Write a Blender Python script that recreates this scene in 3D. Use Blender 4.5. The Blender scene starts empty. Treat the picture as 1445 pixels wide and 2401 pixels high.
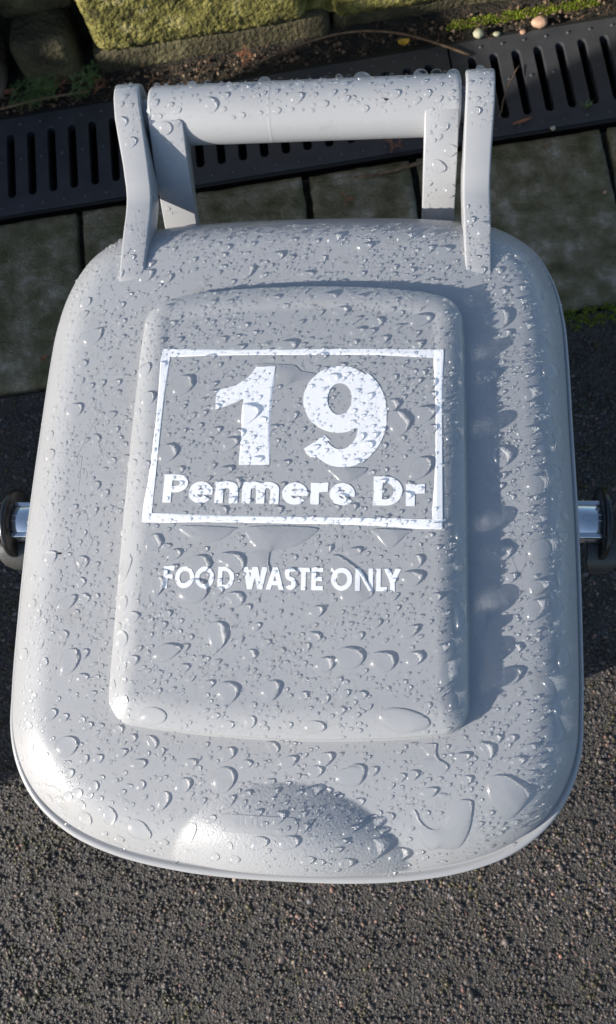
import bpy, bmesh, math, random
import numpy as np
from mathutils import Vector, Matrix
from mathutils.bvhtree import BVHTree
from mathutils.geometry import delaunay_2d_cdt

random.seed(7)
rng = np.random.default_rng(11)
scene = bpy.context.scene
COL = scene.collection
MM = 0.001

# ------------------------------------------------------------------ camera
cam_data = bpy.data.cameras.new("camera")
cam = bpy.data.objects.new("camera", cam_data)
COL.objects.link(cam)
cam_data.sensor_fit = 'VERTICAL'
cam_data.sensor_height = 24.0
cam_data.sensor_width = 24.0
cam_data.lens = 24.0 * 2000.0 / 2401.0
cam_data.clip_start = 0.01
cam_data.clip_end = 200.0
R = Matrix(((0.99480, -0.008923, 0.10144), (0.032858, 0.970999, -0.236815), (-0.096385, 0.238917, 0.966245)))
cam.matrix_world = Matrix.Translation((0.06023, -0.11504, 0.89873)) @ R.to_4x4()
cam_data.dof.use_dof = True
cam_data.dof.focus_distance = 0.50
cam_data.dof.aperture_fstop = 11.0
scene.camera = cam

# ------------------------------------------------------------------ light
SUN_DIR = Vector((0.895, 0.445, -0.42)).normalized()      # the way the light travels
elev = math.asin(-SUN_DIR.z)
azim = math.atan2(-SUN_DIR.x, -SUN_DIR.y)
world = bpy.data.worlds.new("World")
scene.world = world
world.use_nodes = True
wn = world.node_tree.nodes
sky = wn.new("ShaderNodeTexSky")
sky.sky_type = 'NISHITA'
sky.sun_disc = False
sky.ozone_density = 1.6
sky.dust_density = 1.0
sky.sun_elevation = elev
sky.sun_rotation = azim
wn["Background"].inputs[1].default_value = 0.115
world.node_tree.links.new(sky.outputs[0], wn["Background"].inputs[0])
sl = bpy.data.lights.new("sun", 'SUN')
sl.energy = 5.0
sl.angle = math.radians(0.5)
sl.color = (1.0, 0.945, 0.865)
sun = bpy.data.objects.new("sun", sl)
COL.objects.link(sun)
sun.rotation_euler = SUN_DIR.to_track_quat('-Z', 'Y').to_euler()
scene.view_settings.view_transform = 'Standard'
scene.view_settings.look = 'None'
scene.view_settings.exposure = 0.72
scene.view_settings.gamma = 1.0

# ------------------------------------------------------------------ materials
def new_mat(name):
    m = bpy.data.materials.new(name)
    m.use_nodes = True
    return m, m.node_tree.nodes, m.node_tree.links, m.node_tree.nodes["Principled BSDF"]

def mat_plastic(name, c1, c2, rough=0.35, bump=0.02, scale=9.0, fine=900.0, spec=0.5):
    m, n, l, b = new_mat(name)
    tc = n.new("ShaderNodeTexCoord")
    no = n.new("ShaderNodeTexNoise"); no.inputs["Scale"].default_value = scale; no.inputs["Detail"].default_value = 5
    cr = n.new("ShaderNodeMix"); cr.data_type = 'RGBA'
    cr.inputs[6].default_value = (*c1, 1); cr.inputs[7].default_value = (*c2, 1)
    l.new(tc.outputs["Object"], no.inputs["Vector"]); l.new(no.outputs[0], cr.inputs[0]); l.new(cr.outputs[2], b.inputs["Base Color"])
    b.inputs["Roughness"].default_value = rough
    b.inputs["Specular IOR Level"].default_value = spec
    if name == "grey_plastic":
        # handling wear: uneven sheen, faint grime
        n2 = n.new("ShaderNodeTexNoise"); n2.inputs["Scale"].default_value = 24; n2.inputs["Detail"].default_value = 8
        m5 = n.new("ShaderNodeMapRange"); m5.inputs[1].default_value = .35; m5.inputs[2].default_value = .65; m5.inputs[3].default_value = rough - .07; m5.inputs[4].default_value = rough + .10
        l.new(tc.outputs["Object"], n2.inputs["Vector"]); l.new(n2.outputs[0], m5.inputs[0]); l.new(m5.outputs[0], b.inputs["Roughness"])
        n3 = n.new("ShaderNodeTexNoise"); n3.inputs["Scale"].default_value = 55; n3.inputs["Detail"].default_value = 9; n3.inputs["Roughness"].default_value = .75
        m6 = n.new("ShaderNodeMapRange"); m6.inputs[1].default_value = .56; m6.inputs[2].default_value = .72; m6.inputs[3].default_value = 0; m6.inputs[4].default_value = .35
        mx = n.new("ShaderNodeMix"); mx.data_type = 'RGBA'; mx.inputs[7].default_value = (.22, .20, .165, 1)
        l.new(tc.outputs["Object"], n3.inputs["Vector"]); l.new(n3.outputs[0], m6.inputs[0]); l.new(m6.outputs[0], mx.inputs[0]); l.new(cr.outputs[2], mx.inputs[6]); l.new(mx.outputs[2], b.inputs["Base Color"])
    if bump:
        nf = n.new("ShaderNodeTexNoise"); nf.inputs["Scale"].default_value = fine; nf.inputs["Detail"].default_value = 2
        bp = n.new("ShaderNodeBump"); bp.inputs["Strength"].default_value = bump; bp.inputs["Distance"].default_value = 0.0005
        l.new(tc.outputs["Object"], nf.inputs["Vector"]); l.new(nf.outputs[0], bp.inputs["Height"]); l.new(bp.outputs[0], b.inputs["Normal"])
    return m

M_GREY = mat_plastic("grey_plastic", (0.304, 0.307, 0.313), (0.338, 0.340, 0.345), 0.29, 0.10, 9, 1100)
M_TEX = mat_plastic("textured_grey_plastic", (0.29, 0.294, 0.303), (0.315, 0.319, 0.327), 0.46, 0.5, 9, 700)
M_VINYL = mat_plastic("white_vinyl", (0.73, 0.73, 0.735), (0.79, 0.79, 0.79), 0.30, 0.03, 30, 500)
M_PRINT = mat_plastic("thin_white_vinyl", (0.66, 0.67, 0.67), (0.84, 0.84, 0.84), 0.30, 0.03, 45, 500)
M_PEG = mat_plastic("smooth_grey_peg", (0.62, 0.63, 0.65), (0.68, 0.69, 0.70), 0.12, 0.0, 20, 500)
M_PEG.node_tree.nodes["Principled BSDF"].inputs["Metallic"].default_value = 0.85
M_BLACK = mat_plastic("black_plastic", (0.006, 0.0065, 0.008), (0.014, 0.014, 0.015), 0.26, 0.2, 60, 900)
M_DARKTAB = mat_plastic("dark_grey_plastic", (0.03, 0.03, 0.03), (0.05, 0.05, 0.047), 0.30, 0.2, 60, 900)
M_GRATE = mat_plastic("wet_black_grate", (0.028, 0.029, 0.034), (0.06, 0.06, 0.065), 0.34, 0.6, 40, 260)
M_PIT = mat_plastic("dark_channel", (0.006, 0.006, 0.006), (0.012, 0.011, 0.010), 0.6, 0.0, 40, 260)

def mat_water():
    m, n, l, b = new_mat("water")
    n.remove(b)
    out = n["Material Output"]
    gl = n.new("ShaderNodeBsdfRefraction"); gl.inputs["IOR"].default_value = 1.33; gl.inputs["Roughness"].default_value = 0.0
    fr = n.new("ShaderNodeFresnel"); fr.inputs[0].default_value = 1.42
    gA = n.new("ShaderNodeBsdfGlossy"); gA.inputs["Roughness"].default_value = 0.10
    gB = n.new("ShaderNodeBsdfGlossy"); gB.inputs["Roughness"].default_value = 0.34
    gs = n.new("ShaderNodeMixShader"); gs.inputs[0].default_value = 0.5
    l.new(gA.outputs[0], gs.inputs[1]); l.new(gB.outputs[0], gs.inputs[2])
    m2 = n.new("ShaderNodeMixShader")
    l.new(fr.outputs[0], m2.inputs[0]); l.new(gl.outputs[0], m2.inputs[1]); l.new(gs.outputs[0], m2.inputs[2])
    tr = n.new("ShaderNodeBsdfTransparent")
    ge = n.new("ShaderNodeNewGeometry")
    m3 = n.new("ShaderNodeMixShader")
    # light leaving through the flanks is partly turned back inside the bead
    lw = n.new("ShaderNodeLayerWeight"); lw.inputs[0].default_value = 0.5
    mr = n.new("ShaderNodeMapRange"); mr.inputs[1].default_value = 0.45; mr.inputs[2].default_value = 0.95
    mr.inputs[3].default_value = 0.0; mr.inputs[4].default_value = 0.6
    m4 = n.new("ShaderNodeMixShader")
    l.new(lw.outputs["Facing"], mr.inputs[0]); l.new(mr.outputs[0], m4.inputs[0]); l.new(tr.outputs[0], m4.inputs[1]); l.new(gl.outputs[0], m4.inputs[2])
    # some sunlight passes straight through a bead
    m6 = n.new("ShaderNodeMixShader"); m6.inputs[0].default_value = 0.10
    l.new(gl.outputs[0], m6.inputs[1]); l.new(tr.outputs[0], m6.inputs[2]); l.new(m6.outputs[0], m2.inputs[1])
    l.new(ge.outputs["Backfacing"], m3.inputs[0]); l.new(m2.outputs[0], m3.inputs[1]); l.new(m4.outputs[0], m3.inputs[2])
    l.new(m3.outputs[0], out.inputs[0])
    return m
M_WATER = mat_water()

def mat_noise2(name, stops, scale, rough=0.8, bump=0.5, bscale=200., dist=0.002, detail=8, coord="Object", spec=0.4, rough2=None):
    m, n, l, b = new_mat(name)
    tc = n.new("ShaderNodeTexCoord")
    no = n.new("ShaderNodeTexNoise"); no.inputs["Scale"].default_value = scale; no.inputs["Detail"].default_value = detail
    no.inputs["Roughness"].default_value = 0.65
    cr = n.new("ShaderNodeValToRGB")
    els = cr.color_ramp.elements
    while len(els) < len(stops): els.new(0.5)
    for e, (p, c) in zip(els, stops): e.position = p; e.color = (*c, 1)
    l.new(tc.outputs[coord], no.inputs["Vector"]); l.new(no.outputs[0], cr.inputs[0]); l.new(cr.outputs[0], b.inputs["Base Color"])
    nf = n.new("ShaderNodeTexNoise"); nf.inputs["Scale"].default_value = bscale; nf.inputs["Detail"].default_value = 4
    bp = n.new("ShaderNodeBump"); bp.inputs["Strength"].default_value = bump; bp.inputs["Distance"].default_value = dist
    l.new(tc.outputs[coord], nf.inputs["Vector"]); l.new(nf.outputs[0], bp.inputs["Height"]); l.new(bp.outputs[0], b.inputs["Normal"])
    b.inputs["Roughness"].default_value = rough
    b.inputs["Specular IOR Level"].default_value = spec
    if rough2 is not None:
        mr = n.new("ShaderNodeMapRange"); mr.inputs[1].default_value = .3; mr.inputs[2].default_value = .7
        mr.inputs[3].default_value = rough; mr.inputs[4].default_value = rough2
        l.new(no.outputs[0], mr.inputs[0]); l.new(mr.outputs[0], b.inputs["Roughness"])
    return m

M_ASPH = mat_noise2("asphalt", [(0.3, (0.018, 0.015, 0.013)), (0.5, (0.042, 0.036, 0.031)), (0.6, (0.065, 0.056, 0.045)), (0.72, (0.10, 0.088, 0.072))], 300, 0.6, 1.0, 420, 0.004)
M_PAVE = mat_noise2("damp_paving", [(0.32, (0.060, 0.056, 0.018)), (0.45, (0.125, 0.108, 0.052)), (0.56, (0.20, 0.172, 0.108)), (0.68, (0.37, 0.32, 0.245))], 30, 0.7, 1.0, 300, 0.004, 14)
M_SOIL = mat_noise2("soil", [(0.3, (0.008, 0.007, 0.005)), (0.55, (0.03, 0.024, 0.015)), (0.75, (0.07, 0.055, 0.035))], 90, 0.85, 1.0, 300, 0.006)
M_MOSS = mat_noise2("moss_stone", [(0.32, (0.045, 0.037, 0.012)), (0.45, (0.12, 0.108, 0.025)), (0.55, (0.225, 0.20, 0.05)), (0.68, (0.36, 0.31, 0.15))], 42, 0.9, 1.0, 240, 0.007, 12)
M_ROCK = mat_noise2("brown_rock", [(0.3, (0.06, 0.044, 0.032)), (0.55, (0.18, 0.135, 0.10)), (0.75, (0.30, 0.24, 0.18))], 28, 0.8, 1.0, 180, 0.006)
M_DROCK = mat_noise2("mossy_rock_and_shade", [(0.3, (0.03, 0.025, 0.014)), (0.55, (0.085, 0.072, 0.034)), (0.75, (0.19, 0.17, 0.08))], 22, 0.8, 1.0, 180, 0.006)  # colour of the dark rocks, and of the painted shadow at the wall foot
M_GMOSS = mat_noise2("green_moss", [(0.3, (0.06, 0.08, 0.006)), (0.55, (0.19, 0.24, 0.012)), (0.75, (0.36, 0.40, 0.03))], 120, 0.9, 1.0, 600, 0.003)
M_TWIG = mat_noise2("twig", [(0.3, (0.07, 0.04, 0.02)), (0.7, (0.22, 0.14, 0.08))], 120, 0.7, 0.5, 400, 0.001)
M_LEAFY = mat_noise2("yellow_leaf", [(0.3, (0.45, 0.25, 0.02)), (0.7, (0.7, 0.45, 0.05))], 120, 0.6, 0.3, 400, 0.001)
M_ORANGE = mat_noise2("dead_needles", [(0.3, (0.13, 0.05, 0.025)), (0.7, (0.36, 0.15, 0.07))], 120, 0.7, 0.3, 400, 0.001)
M_LITTER = mat_noise2("leaf_litter", [(0.3, (0.035, 0.020, 0.012)), (0.55, (0.09, 0.05, 0.03)), (0.75, (0.22, 0.12, 0.06))], 50, 0.8, 0.3, 400, 0.001)
M_FERN = mat_noise2("conifer_green", [(0.3, (0.045, 0.08, 0.022)), (0.6, (0.11, 0.17, 0.05)), (0.8, (0.24, 0.28, 0.14))], 60, 0.6, 0.3, 400, 0.001)
M_BRICK = mat_noise2("brick", [(0.3, (0.18, 0.07, 0.045)), (0.7, (0.30, 0.13, 0.08))], 30, 0.85, 0.6, 160, 0.003)
M_PINK = mat_noise2("pink_pebble", [(0.3, (0.30, 0.17, 0.11)), (0.7, (0.52, 0.33, 0.22))], 50, 0.7, 0.4, 200, 0.002)
M_PALE = mat_noise2("pale_pebble", [(0.3, (0.20, 0.20, 0.12)), (0.7, (0.42, 0.40, 0.28))], 50, 0.7, 0.4, 200, 0.002)

def mat_chips():
    m, n, l, b = new_mat("asphalt_chips")
    a = n.new("ShaderNodeVertexColor"); a.layer_name = "chip"
    tc = n.new("ShaderNodeTexCoord")
    no = n.new("ShaderNodeTexNoise"); no.inputs["Scale"].default_value = 500; no.inputs["Detail"].default_value = 3
    mr = n.new("ShaderNodeMapRange"); mr.inputs[1].default_value = .3; mr.inputs[2].default_value = .7; mr.inputs[3].default_value = .6; mr.inputs[4].default_value = 1.25
    mx = n.new("ShaderNodeMix"); mx.data_type = 'RGBA'; mx.blend_type = 'MULTIPLY'; mx.inputs[0].default_value = 1
    l.new(tc.outputs["Object"], no.inputs["Vector"]); l.new(no.outputs[0], mr.inputs[0])
    l.new(a.outputs[0], mx.inputs[6]); l.new(mr.outputs[0], mx.inputs[7]); l.new(mx.outputs[2], b.inputs["Base Color"])
    b.inputs["Roughness"].default_value = 0.55
    return m
M_CHIP = mat_chips()

# ------------------------------------------------------------------ helpers
def mesh_obj(name, verts, faces, mat, parent=None, smooth=True, scale=MM):
    v = np.asarray(verts, dtype=np.float64) * scale
    me = bpy.data.meshes.new(name)
    me.from_pydata([tuple(p) for p in v.tolist()], [], [tuple(f) for f in faces])
    me.materials.append(mat)
    if smooth:
        me.polygons.foreach_set('use_smooth', [True] * len(me.polygons))
    me.update()
    o = bpy.data.objects.new(name, me)
    COL.objects.link(o)
    if parent: o.parent = parent
    return o

def tri_obj(name, V, F, mat, parent=None, smooth=True):
    """big triangle mesh from numpy arrays, metres"""
    me = bpy.data.meshes.new(name)
    V = np.ascontiguousarray(V, dtype=np.float32); F = np.ascontiguousarray(F, dtype=np.int32)
    me.vertices.add(len(V)); me.vertices.foreach_set('co', V.ravel())
    me.loops.add(F.size); me.loops.foreach_set('vertex_index', F.ravel())
    me.polygons.add(len(F)); me.polygons.foreach_set('loop_start', np.arange(0, F.size, F.shape[1], dtype=np.int32))
    me.polygons.foreach_set('loop_total', np.full(len(F), F.shape[1], dtype=np.int32))
    if smooth: me.polygons.foreach_set('use_smooth', np.ones(len(F), dtype=bool))
    me.materials.append(mat)
    me.update(calc_edges=True); me.validate()
    o = bpy.data.objects.new(name, me)
    COL.objects.link(o)
    if parent: o.parent = parent
    return o

def tag(o, label=None, cat=None, group=None, kind=None):
    if label: o["label"] = label
    if cat: o["category"] = cat
    if group: o["group"] = group
    if kind: o["kind"] = kind
    return o

def empty(name, loc=(0, 0, 0)):
    o = bpy.data.objects.new(name, None)
    COL.objects.link(o); o.location = loc
    o.empty_display_size = 0.05
    return o

def bevel(o, w, seg=3, ang=35):
    md = o.modifiers.new("bevel", 'BEVEL'); md.width = w * MM; md.segments = seg
    md.limit_method = 'ANGLE'; md.angle_limit = math.radians(ang); md.harden_normals = False
    return o

def hash3(ix, iy, iz, seed):
    h = (ix.astype(np.int64) * 73856093) ^ (iy.astype(np.int64) * 19349663) ^ (iz.astype(np.int64) * 83492791) ^ (seed * 2654435761)
    h = (h ^ (h >> 13)) * 1274126177
    h = h ^ (h >> 16)
    return (h & 0xffff) / 65535.0

def vnoise(P, freq, seed=1):
    Q = P * freq
    I = np.floor(Q).astype(np.int64); Fq = Q - I
    u = Fq * Fq * (3 - 2 * Fq)
    r = 0
    for dx in (0, 1):
        for dy in (0, 1):
            for dz in (0, 1):
                w = (u[:, 0] if dx else 1 - u[:, 0]) * (u[:, 1] if dy else 1 - u[:, 1]) * (u[:, 2] if dz else 1 - u[:, 2])
                r = r + w * hash3(I[:, 0] + dx, I[:, 1] + dy, I[:, 2] + dz, seed)
    return r

def fbm(P, freq, octv=4, seed=1):
    a = 1.0; s = 0; r = 0
    for k in range(octv):
        r = r + a * (vnoise(P, freq * 2 ** k, seed + k) - .5); s += a; a *= .55
    return r / s

def grid_block(x0, x1, y0, y1, z0, z1, step):
    """rounded rock: a finely gridded box surface (mm)"""
    bm = bmesh.new()
    def face(n, m, f):
        g = [[bm.verts.new(f(i / n, j / m)) for j in range(m + 1)] for i in range(n + 1)]
        for i in range(n):
            for j in range(m):
                bm.faces.new((g[i][j], g[i + 1][j], g[i + 1][j + 1], g[i][j + 1]))
    nx = max(2, int((x1 - x0) / step)); ny = max(2, int((y1 - y0) / step)); nz = max(2, int((z1 - z0) / step))
    X = lambda t: x0 + (x1 - x0) * t
    Y = lambda t: y0 + (y1 - y0) * t
    Z = lambda t: z0 + (z1 - z0) * t
    face(nx, ny, lambda a, b: (X(a), Y(b), z1))
    face(nx, nz, lambda a, b: (X(a), y0, Z(b)))
    face(nz, nx, lambda a, b: (X(b), y1, Z(a)))
    face(nz, ny, lambda a, b: (x0, Y(b), Z(a)))
    face(ny, nz, lambda a, b: (x1, Y(a), Z(b)))
    bmesh.ops.remove_doubles(bm, verts=bm.verts, dist=0.01)
    bm.verts.index_update()
    V = np.array([v.co[:] for v in bm.verts]); F = [[v.index for v in f.verts] for f in bm.faces]
    bm.free()
    return V, F

def rock(name, box, mat, parent, step, rad, amp, freq, seed, fine=0.0, ffreq=0.2):
    x0, x1, y0, y1, z0, z1 = box
    V, F = grid_block(x0, x1, y0, y1, z0, z1, step)
    lo = np.array([x0, y0, z0]) + rad; hi = np.array([x1, y1, z1]) - rad
    C = np.clip(V, lo, hi)
    D = V - C; L = np.linalg.norm(D, axis=1, keepdims=True) + 1e-9
    N = D / L
    n = fbm(V, freq, 4, seed)[:, None]
    V = C + N * rad + N * n * amp
    if fine:
        V = V + N * fine * np.abs(fbm(V, ffreq, 3, seed + 9))[:, None]
    return mesh_obj(name, V, F, mat, parent)

def ccw(p):
    a = sum(p[i][0] * p[(i + 1) % len(p)][1] - p[(i + 1) % len(p)][0] * p[i][1] for i in range(len(p)))
    return list(p) if a > 0 else list(p)[::-1]

def extrude2d(polys, holes, z0, z1, extra=None):
    """flat shape (union of polys minus holes) as a closed slab, mm"""
    pts = []; faces = []
    for p in polys + holes:
        p = ccw(p)
        k = len(pts); pts += [Vector(q) for q in p]; faces.append(list(range(k, k + len(p))))
    if extra: pts += [Vector(q) for q in extra]
    v, e, f, ov, oe, of = delaunay_2d_cdt(pts, [], faces, 0, 1e-4)
    npoly = len(polys)
    keep = [t for t, o in zip(f, of) if any(q < npoly for q in o) and not any(q >= npoly for q in o)]
    return v, keep

def slab(name, polys, holes, z0, z1, mat, parent=None, bev=0):
    v, tris = extrude2d(polys, holes, z0, z1)
    n = len(v)
    V = [(p.x, p.y, z1) for p in v] + [(p.x, p.y, z0) for p in v]
    F = []; edges = {}
    for t in tris:
        F.append(tuple(t)); F.append(tuple(i + n for i in reversed(t)))
        for a, b in zip(t, list(t[1:]) + [t[0]]):
            edges[(a, b)] = edges.get((a, b), 0) + 1
    for (a, b) in list(edges):
        if (b, a) not in edges:
            F.append((b, a, a + n, b + n))
    bm = bmesh.new()
    bv = [bm.verts.new(p) for p in V]
    for f in F:
        try: bm.faces.new([bv[i] for i in f])
        except ValueError: pass
    loose = [x for x in bm.verts if not x.link_faces]
    bmesh.ops.delete(bm, geom=loose, context='VERTS')
    bmesh.ops.dissolve_limit(bm, angle_limit=0.01, verts=bm.verts, edges=bm.edges)
    bm.verts.index_update()
    V = [x.co[:] for x in bm.verts]; F = [[x.index for x in f.verts] for f in bm.faces]
    bm.free()
    o = mesh_obj(name, V, F, mat, parent, smooth=False)
    if bev: bevel(o, bev, 2)
    return o

def tube(name, pts, radii, mat, parent=None, seg=8, cap=True):
    pts = [Vector(p) for p in pts]
    V = []; F = []
    prev = None
    for i, p in enumerate(pts):
        t = (pts[min(i + 1, len(pts) - 1)] - pts[max(i - 1, 0)]).normalized()
        a = prev if prev is not None else (Vector((0, 0, 1)) if abs(t.z) < .9 else Vector((1, 0, 0)))
        u = (a - t * a.dot(t)).normalized(); w = t.cross(u); prev = u
        r = radii[i] if hasattr(radii, '__len__') else radii
        for k in range(seg):
            an = 2 * math.pi * k / seg
            V.append(tuple(p + u * (r * math.cos(an)) + w * (r * math.sin(an))))
    for i in range(len(pts) - 1):
        for k in range(seg):
            a = i * seg + k; b = i * seg + (k + 1) % seg
            F.append((a, b, b + seg, a + seg))
    if cap:
        F.append(tuple(range(seg - 1, -1, -1))); m = (len(pts) - 1) * seg; F.append(tuple(range(m, m + seg)))
    return mesh_obj(name, V, F, mat, parent)

# ================================================================== LID SURFACE (mm)
def catmull(P, per=12, closed=True):
    P = np.array(P, float); n = len(P); out = []
    for i in range(n if closed else n - 1):
        p0, p1, p2, p3 = (P[(i + k) % n] if closed else P[min(max(i + k, 0), n - 1)] for k in (-1, 0, 1, 2))
        for j in range(per):
            t = j / per
            out.append(.5 * ((2 * p1) + (-p0 + p2) * t + (2 * p0 - 5 * p1 + 4 * p2 - p3) * t * t + (-p0 + 3 * p1 - 3 * p2 + p3) * t ** 3))
    return np.array(out)

OUT_R = [(0, -197.5), (32, -197), (62, -194.5), (92, -189), (118, -179.5), (138, -165.5), (151, -148), (159, -126), (161.5, -100), (162.5, -60), (163, 0), (162.5, 60),
         (162.5, 110), (161.5, 137), (157, 162), (146.5, 184), (131, 197), (112, 204), (80, 207.5), (40, 209), (0, 209.5)]
OUT = catmull([(x * 1.02, (y * 1.045 if y > 0 else y * 1.006) + .6) for x, y in OUT_R] + [(-x * 1.048, (y * 1.045 if y > 0 else y * 1.006) + .6) for x, y in OUT_R[-2:0:-1]], 8)
def panel_outline():
    pts = []
    def arc(cx, cy, r, a0, a1, n=14):
        for k in range(n + 1):
            a = math.radians(a0 + (a1 - a0) * k / n); pts.append((cx + r * math.cos(a), cy + r * math.sin(a)))
    r = 17
    for x in np.linspace(-75, 75, 20): pts.append((x, -126.5 + 5.5 * (x / 90) ** 2))
    arc(102 - r, -121.3 + r, r, -82, 0)
    for y in np.linspace(-95, 116, 20): pts.append((102 - 0.0 * y, y))
    arc(101.5 - 20, 147.5 - 20, 20, 0, 84)
    for x in np.linspace(75, -75, 20): pts.append((x, 154.5 - 5.5 * (x / 80) ** 2))
    arc(-101.5 + 20, 147.5 - 20, 20, 96, 180)
    for y in np.linspace(116, -95, 20): pts.append((-102, y))
    arc(-102 + r, -121.3 + r, r, 180, 262)
    return np.array(pts)
PAN = panel_outline()

def sdf(P, poly):
    """distance inside a closed polygon (positive inside)"""
    A = poly; B = np.roll(poly, -1, axis=0)
    out = np.empty(len(P))
    for s in range(0, len(P), 4000):
        p = P[s:s + 4000][:, None, :]
        d = B - A; w = p - A[None]
        t = np.clip((w * d).sum(2) / (d * d).sum(1), 0, 1)
        q = w - t[..., None] * d
        dist = np.sqrt((q * q).sum(2)).min(1)
        cond = ((A[:, 1] > p[..., 1]) != (B[:, 1] > p[..., 1])) & (p[..., 0] < (B[:, 0] - A[:, 0]) * (p[..., 1] - A[:, 1]) / (B[:, 1] - A[:, 1] + 1e-12) + A[:, 0])
        inside = cond.sum(1) % 2 == 1
        out[s:s + 4000] = np.where(inside, dist, -dist)
    return out

def Hsurf(P, bump=True):
    x = P[:, 0]; y = P[:, 1]
    d = np.clip(sdf(P, OUT), 0, None)
    z = 413 - 8.0 * (np.abs(x) / 160) ** 3 - 18.5 * (np.clip(y + 15, 0, None) / 222) ** 2 - 4 * (np.clip(-y - 15, 0, None) / 185) ** 2
    z -= 12.5 * (1 - np.minimum(d / 30, 1)) ** 2.3
    z -= 11 * np.clip((-132 - y) / 65, 0, 2) ** 1.8
    pd = sdf(P, PAN)
    s = np.clip(pd / 1.5, 0, 1); s = s * s * (3 - 2 * s)
    q = np.clip(pd / 19, 0, 1)
    z += 5.5 * s + 8.0 * (1 - (1 - q) ** 2) * (pd > 0)
    z -= 4.5 * (pd > 0) * q * ((y + 45) / 160) ** 2
    if bump:
        e2 = ((x - 3) / 69) ** 2 + ((y + 206) / 57) ** 2
        z = z + np.where(e2 < 1, 16.5 * (1 - np.sqrt(np.clip(e2, 0, 1)) ** 1.8), 0)
    return z

bin_root = empty("food_waste_bin", (0, 0, 0))
tag(bin_root, "wet light grey plastic food waste bin with raised lid panel and number 19 sticker", "waste bin")

def build_lid():
    A0 = np.arctan2(OUT[:, 1], OUT[:, 0])
    # even arc-length sampling of the outline
    L = np.r_[0, np.cumsum(np.linalg.norm(np.roll(OUT, -1, 0) - OUT, axis=1))]
    N = 900
    s = np.linspace(0, L[-1], N, endpoint=False)
    OC = np.vstack([OUT, OUT[:1]])
    O = np.c_[np.interp(s, L, OC[:, 0]), np.interp(s, L, OC[:, 1])]
    th = np.arctan2(O[:, 1], O[:, 0]); rO = np.linalg.norm(O, axis=1)
    tp = np.arctan2(PAN[:, 1], PAN[:, 0]); rp = np.linalg.norm(PAN, axis=1)
    o = np.argsort(tp); tp = tp[o]; rp = rp[o]
    rP = np.interp(th, np.r_[tp - 2 * np.pi, tp, tp + 2 * np.pi], np.r_[rp, rp, rp])
    rings = []
    for t in np.r_[np.linspace(0.02, .72, 22, endpoint=False), np.linspace(.72, .975, 22, endpoint=False)]:
        rings.append(rP * t)
    for off in (-2.4, -2.0, -1.7, -1.4, -1.1, -.8, -.5, -.2, .05, .5):
        rings.append(rP + off)
    r1 = rings[-1]
    for t in np.r_[np.linspace(0.02, 1, 62)]:
        rings.append(r1 + (rO - r1) * t)
    dirs = np.c_[np.cos(th), np.sin(th)]
    XY = np.concatenate([dirs * r[:, None] for r in rings])
    Z = Hsurf(XY)
    rimz = Hsurf(O * 0.9995, False)
    zt = Z[-N:]
    # outward normals of the outline
    T = np.roll(O, -1, 0) - np.roll(O, 1, 0); Nn = np.c_[T[:, 1], -T[:, 0]]; Nn /= np.linalg.norm(Nn, axis=1)[:, None]
    sm = rimz; y_of = O[:, 1]
    extra = [(0.25, np.minimum(zt - .8, np.maximum(zt - 1.6, sm))), (0.5, sm - 1.6), (0.7, sm - 4), (0.85, sm - 6.4), (1.1, sm - 7.2), (1.7, sm - 7.3), (2.2, sm - 6.7), (3.0, sm - 6.5), (3.9, sm - 6.9), (4.5, sm - 7.8), (4.7, sm - 9.5), (4.7, sm - 13), (4.5, sm - 20), (3.4, sm - 20.2), (3.2, sm - 10)]
    fw = (1 + .6 * np.clip((-y_of - 110) / 70, 0, 1))[:, None]
    V = [np.c_[XY, Z]]
    for off, z in extra:
        V.append(np.c_[O + Nn * off * fw, z])
    V = np.concatenate(V)
    K = len(rings) + len(extra)
    i = np.arange(N); j = (i + 1) % N
    F = []
    for k in range(K - 1):
        F.append(np.c_[i + k * N, i + (k + 1) * N, j + (k + 1) * N, j + k * N])
    F = np.concatenate(F)
    c = len(V); V = np.vstack([V, [[0, 0, Hsurf(np.array([[0., 0.]]))[0]]]])
    ob = tri_obj("lid", V * MM, F, M_GREY, bin_root)
    cap = bmesh.new(); cap.from_mesh(ob.data); cap.verts.ensure_lookup_table()
    for a in range(N):
        f = cap.faces.new((cap.verts[c], cap.verts[a], cap.verts[(a + 1) % N])); f.smooth = True
    bmesh.ops.recalc_face_normals(cap, faces=cap.faces)
    cap.to_mesh(ob.data); cap.free()
    # the thumb grip is grained plastic
    ob.data.materials.append(M_TEX)
    P = np.empty(len(ob.data.polygons) * 3); ob.data.polygons.foreach_get('center', P); P = P.reshape(-1, 3) * 1000
    e2 = ((P[:, 0] - 3) / 69) ** 2 + ((P[:, 1] + 206) / 57) ** 2
    on = (e2 < 1) & (P[:, 1] > -198.6)
    ob.data.polygons.foreach_set('material_index', on.astype(np.int32))
    return ob
lid = build_lid()

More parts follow.
